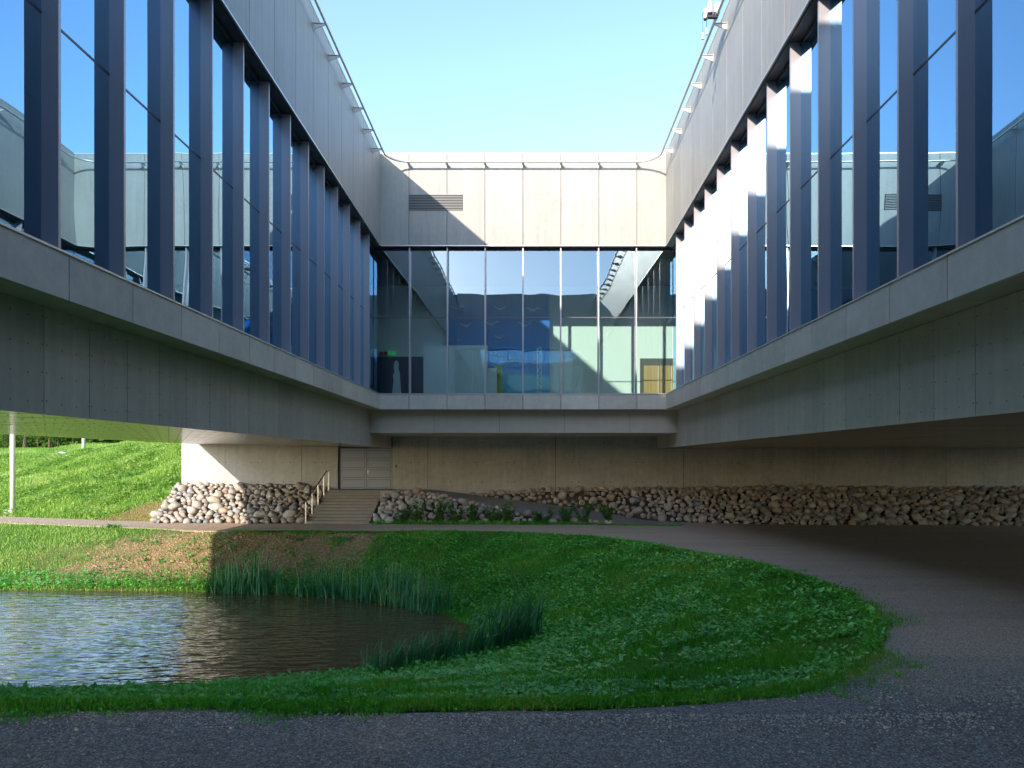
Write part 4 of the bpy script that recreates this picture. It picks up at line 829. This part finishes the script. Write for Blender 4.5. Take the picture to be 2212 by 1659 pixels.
lettering('NNA-', -2.0, 5.30, .30, M['yel'], ew); lettering('OTSLASED', -2.0, 4.98, .30, M['yel'], ew); lettering('SWEDES', -1.78, 4.62, .17, M['yel'], ew)
mk('boat_motif', [(-.05, 36.346, 5.0), (.55, 36.346, 5.0), (.42, 36.346, 4.85), (.08, 36.346, 4.85), (.1, 36.346, 5.05), (.27, 36.346, 5.55), (.27, 36.346, 5.05), (.3, 36.346, 5.05), (.3, 36.346, 5.6), (.55, 36.346, 5.05)], [(0, 1, 2, 3), (4, 6, 5), (7, 9, 8)], plain('motif_boat', (.35, .30, .42), .7), ew)
fixparent(ew)
def solid(name, lab, cat, boxes, mat):
    mb = MB()
    for q in boxes: mb.box(*q)
    return tag(mb.build(name, mat), lab, cat)
solid('display_board', 'large plain white display board standing behind the far windows', 'display board', [(-4.92, -1.97, 33.5, 33.62, FZ, 5.35), (-4.9, -4.8, 33.62, 34.0, FZ, 5.3), (-2.1, -2.0, 33.62, 34.0, FZ, 5.3)], M['white'])
solid('display_plinth', 'small white plinth at the end of the white display board', 'plinth', [(-2.0, -1.58, 34.2, 34.6, FZ, 4.35), (-2.03, -1.55, 34.17, 34.63, 4.35, 4.39)], M['white'])
solid('display_banner', 'narrow yellow-green upright panel in front of the blue wall', 'panel', [(-1.74, -1.36, 35.0, 35.06, FZ, 4.6), (-1.80, -1.30, 34.95, 35.11, FZ, FZ + .05)], plain('lime_panel', (.42, .45, .03), .6))
lm = tag(empty('lattice_mast', (.42, 34.2, FZ)), 'thin white lattice mast standing against the blue wall', 'mast'); mb = MB()
for dx in (-.09, .09): mb.box(.42 + dx - .018, .42 + dx + .018, 34.2, 34.24, FZ, 5.36)
mb.build('uprights', M['white'], lm); mb = MB()
for k in range(16):
    z = FZ + .08 + k * .158; s_ = 1 if k % 2 else -1; mb.tube([(.42 - .08 * s_, 34.22, z), (.42 + .08 * s_, 34.22, z + .158)], .016, 5)
mb.build('braces', M['white'], lm); fixparent(lm)
solid('doorway_shade_panel', 'black panel painted as the dark of a doorway in the shaded inner wall at the left', 'doorway', [(-8.2, -5.3, 36.80, 36.895, FZ, 5.25), (-8.25, -5.25, 36.78, 36.80, 5.25, 5.30)], M['indark'])  # solid black slab, the opening's darkness is put into its colour
M['exitg'] = plain('exit_green', (.02, .38, .10), .5); M['exitg'].node_tree.nodes['Principled BSDF'].inputs['Emission Color'].default_value = (.03, .5, .15, 1); M['exitg'].node_tree.nodes['Principled BSDF'].inputs['Emission Strength'].default_value = .12
ex = tag(empty('exit_sign', (-7.0, 36.75, 5.36)), 'small green illuminated exit sign above the dark doorway', 'sign'); MB().box(-7.18, -6.82, 36.72, 36.77, 5.37, 5.55).build('sign_box', M['exitg'], ex)
mb = MB().box(-6.98, -6.94, 36.712, 36.719, 5.42, 5.51); mb.add([(-7.02, 36.715, 5.44), (-6.90, 36.715, 5.44), (-6.96, 36.715, 5.39)], [(0, 1, 2)]); mb.box(-7.12, -7.07, 36.712, 36.719, 5.41, 5.52); mb.build('sign_symbol', M['white'], ex); fixparent(ex)
M['fire'] = plain('sign_red', (.40, .02, .03), .5)
for i, x in enumerate((-7.62, -7.39)): solid('fire_sign', ('left' if i == 0 else 'right') + ' of the two small red fire signs beside the exit sign', 'sign', [(x, x + .19, 36.72, 36.77, 5.37, 5.55), (x + .05, x + .14, 36.715, 36.722, 5.42, 5.50)], M['fire'])
# pale cut-out figure
out2 = [(-.28, 0), (-.30, .5), (-.22, 1.1), (-.26, 1.35), (-.18, 1.55), (-.22, 1.75), (-.19, 2.0), (-.10, 2.12), (.0, 2.08), (.05, 1.9), (.02, 1.7), (.10, 1.5), (.12, 1.2), (.16, .6), (.26, 0)]
cf = [( -6.3 + a * .9, 34.6, FZ + c_ * .95) for a, c_ in out2]; kf = len(cf)
tag(mk('cutout_figure', cf + [(x, 34.66, z) for x, y, z in cf], [tuple(range(kf))[::-1], tuple(range(kf, 2 * kf))] + [(i, (i + 1) % kf, kf + (i + 1) % kf, kf + i) for i in range(kf)], M['white']), 'pale life-size cut-out figure in front of the dark doorway', 'figure')
m, nt, n, l, b = newmat('door_oak'); setp(b, rough=.5); l.new(ramp(n, l, noise(n, l, pos(n, l, (14, 1, .5)), 1.0, 5), [(.3, (.36, .20, .06)), (.55, (.50, .29, .10)), (.8, (.58, .36, .15))]), b.inputs['Base Color'])
wd = tag(empty('oak_door', (6.5, 36.8, FZ)), 'oak sliding door in a dark frame at the right of the inner room', 'door')
MB().box(5.56, 7.32, 36.82, 36.898, FZ, 5.22).build('frame', plain('door_surround', (.10, .085, .07), .6), wd); MB().box(5.74, 6.52, 36.76, 36.818, FZ, 4.85).build('door_leaf', m, wd); MB().box(6.54, 7.30, 36.76, 36.818, FZ, 4.85).build('door_leaf', m, wd)
for x in (6.46, 7.12): MB().tube([(x, 36.72, FZ + .1), (x, 36.72, 4.8)], .02, 8).build('pull_bar', M['rail'], wd)
fixparent(wd)
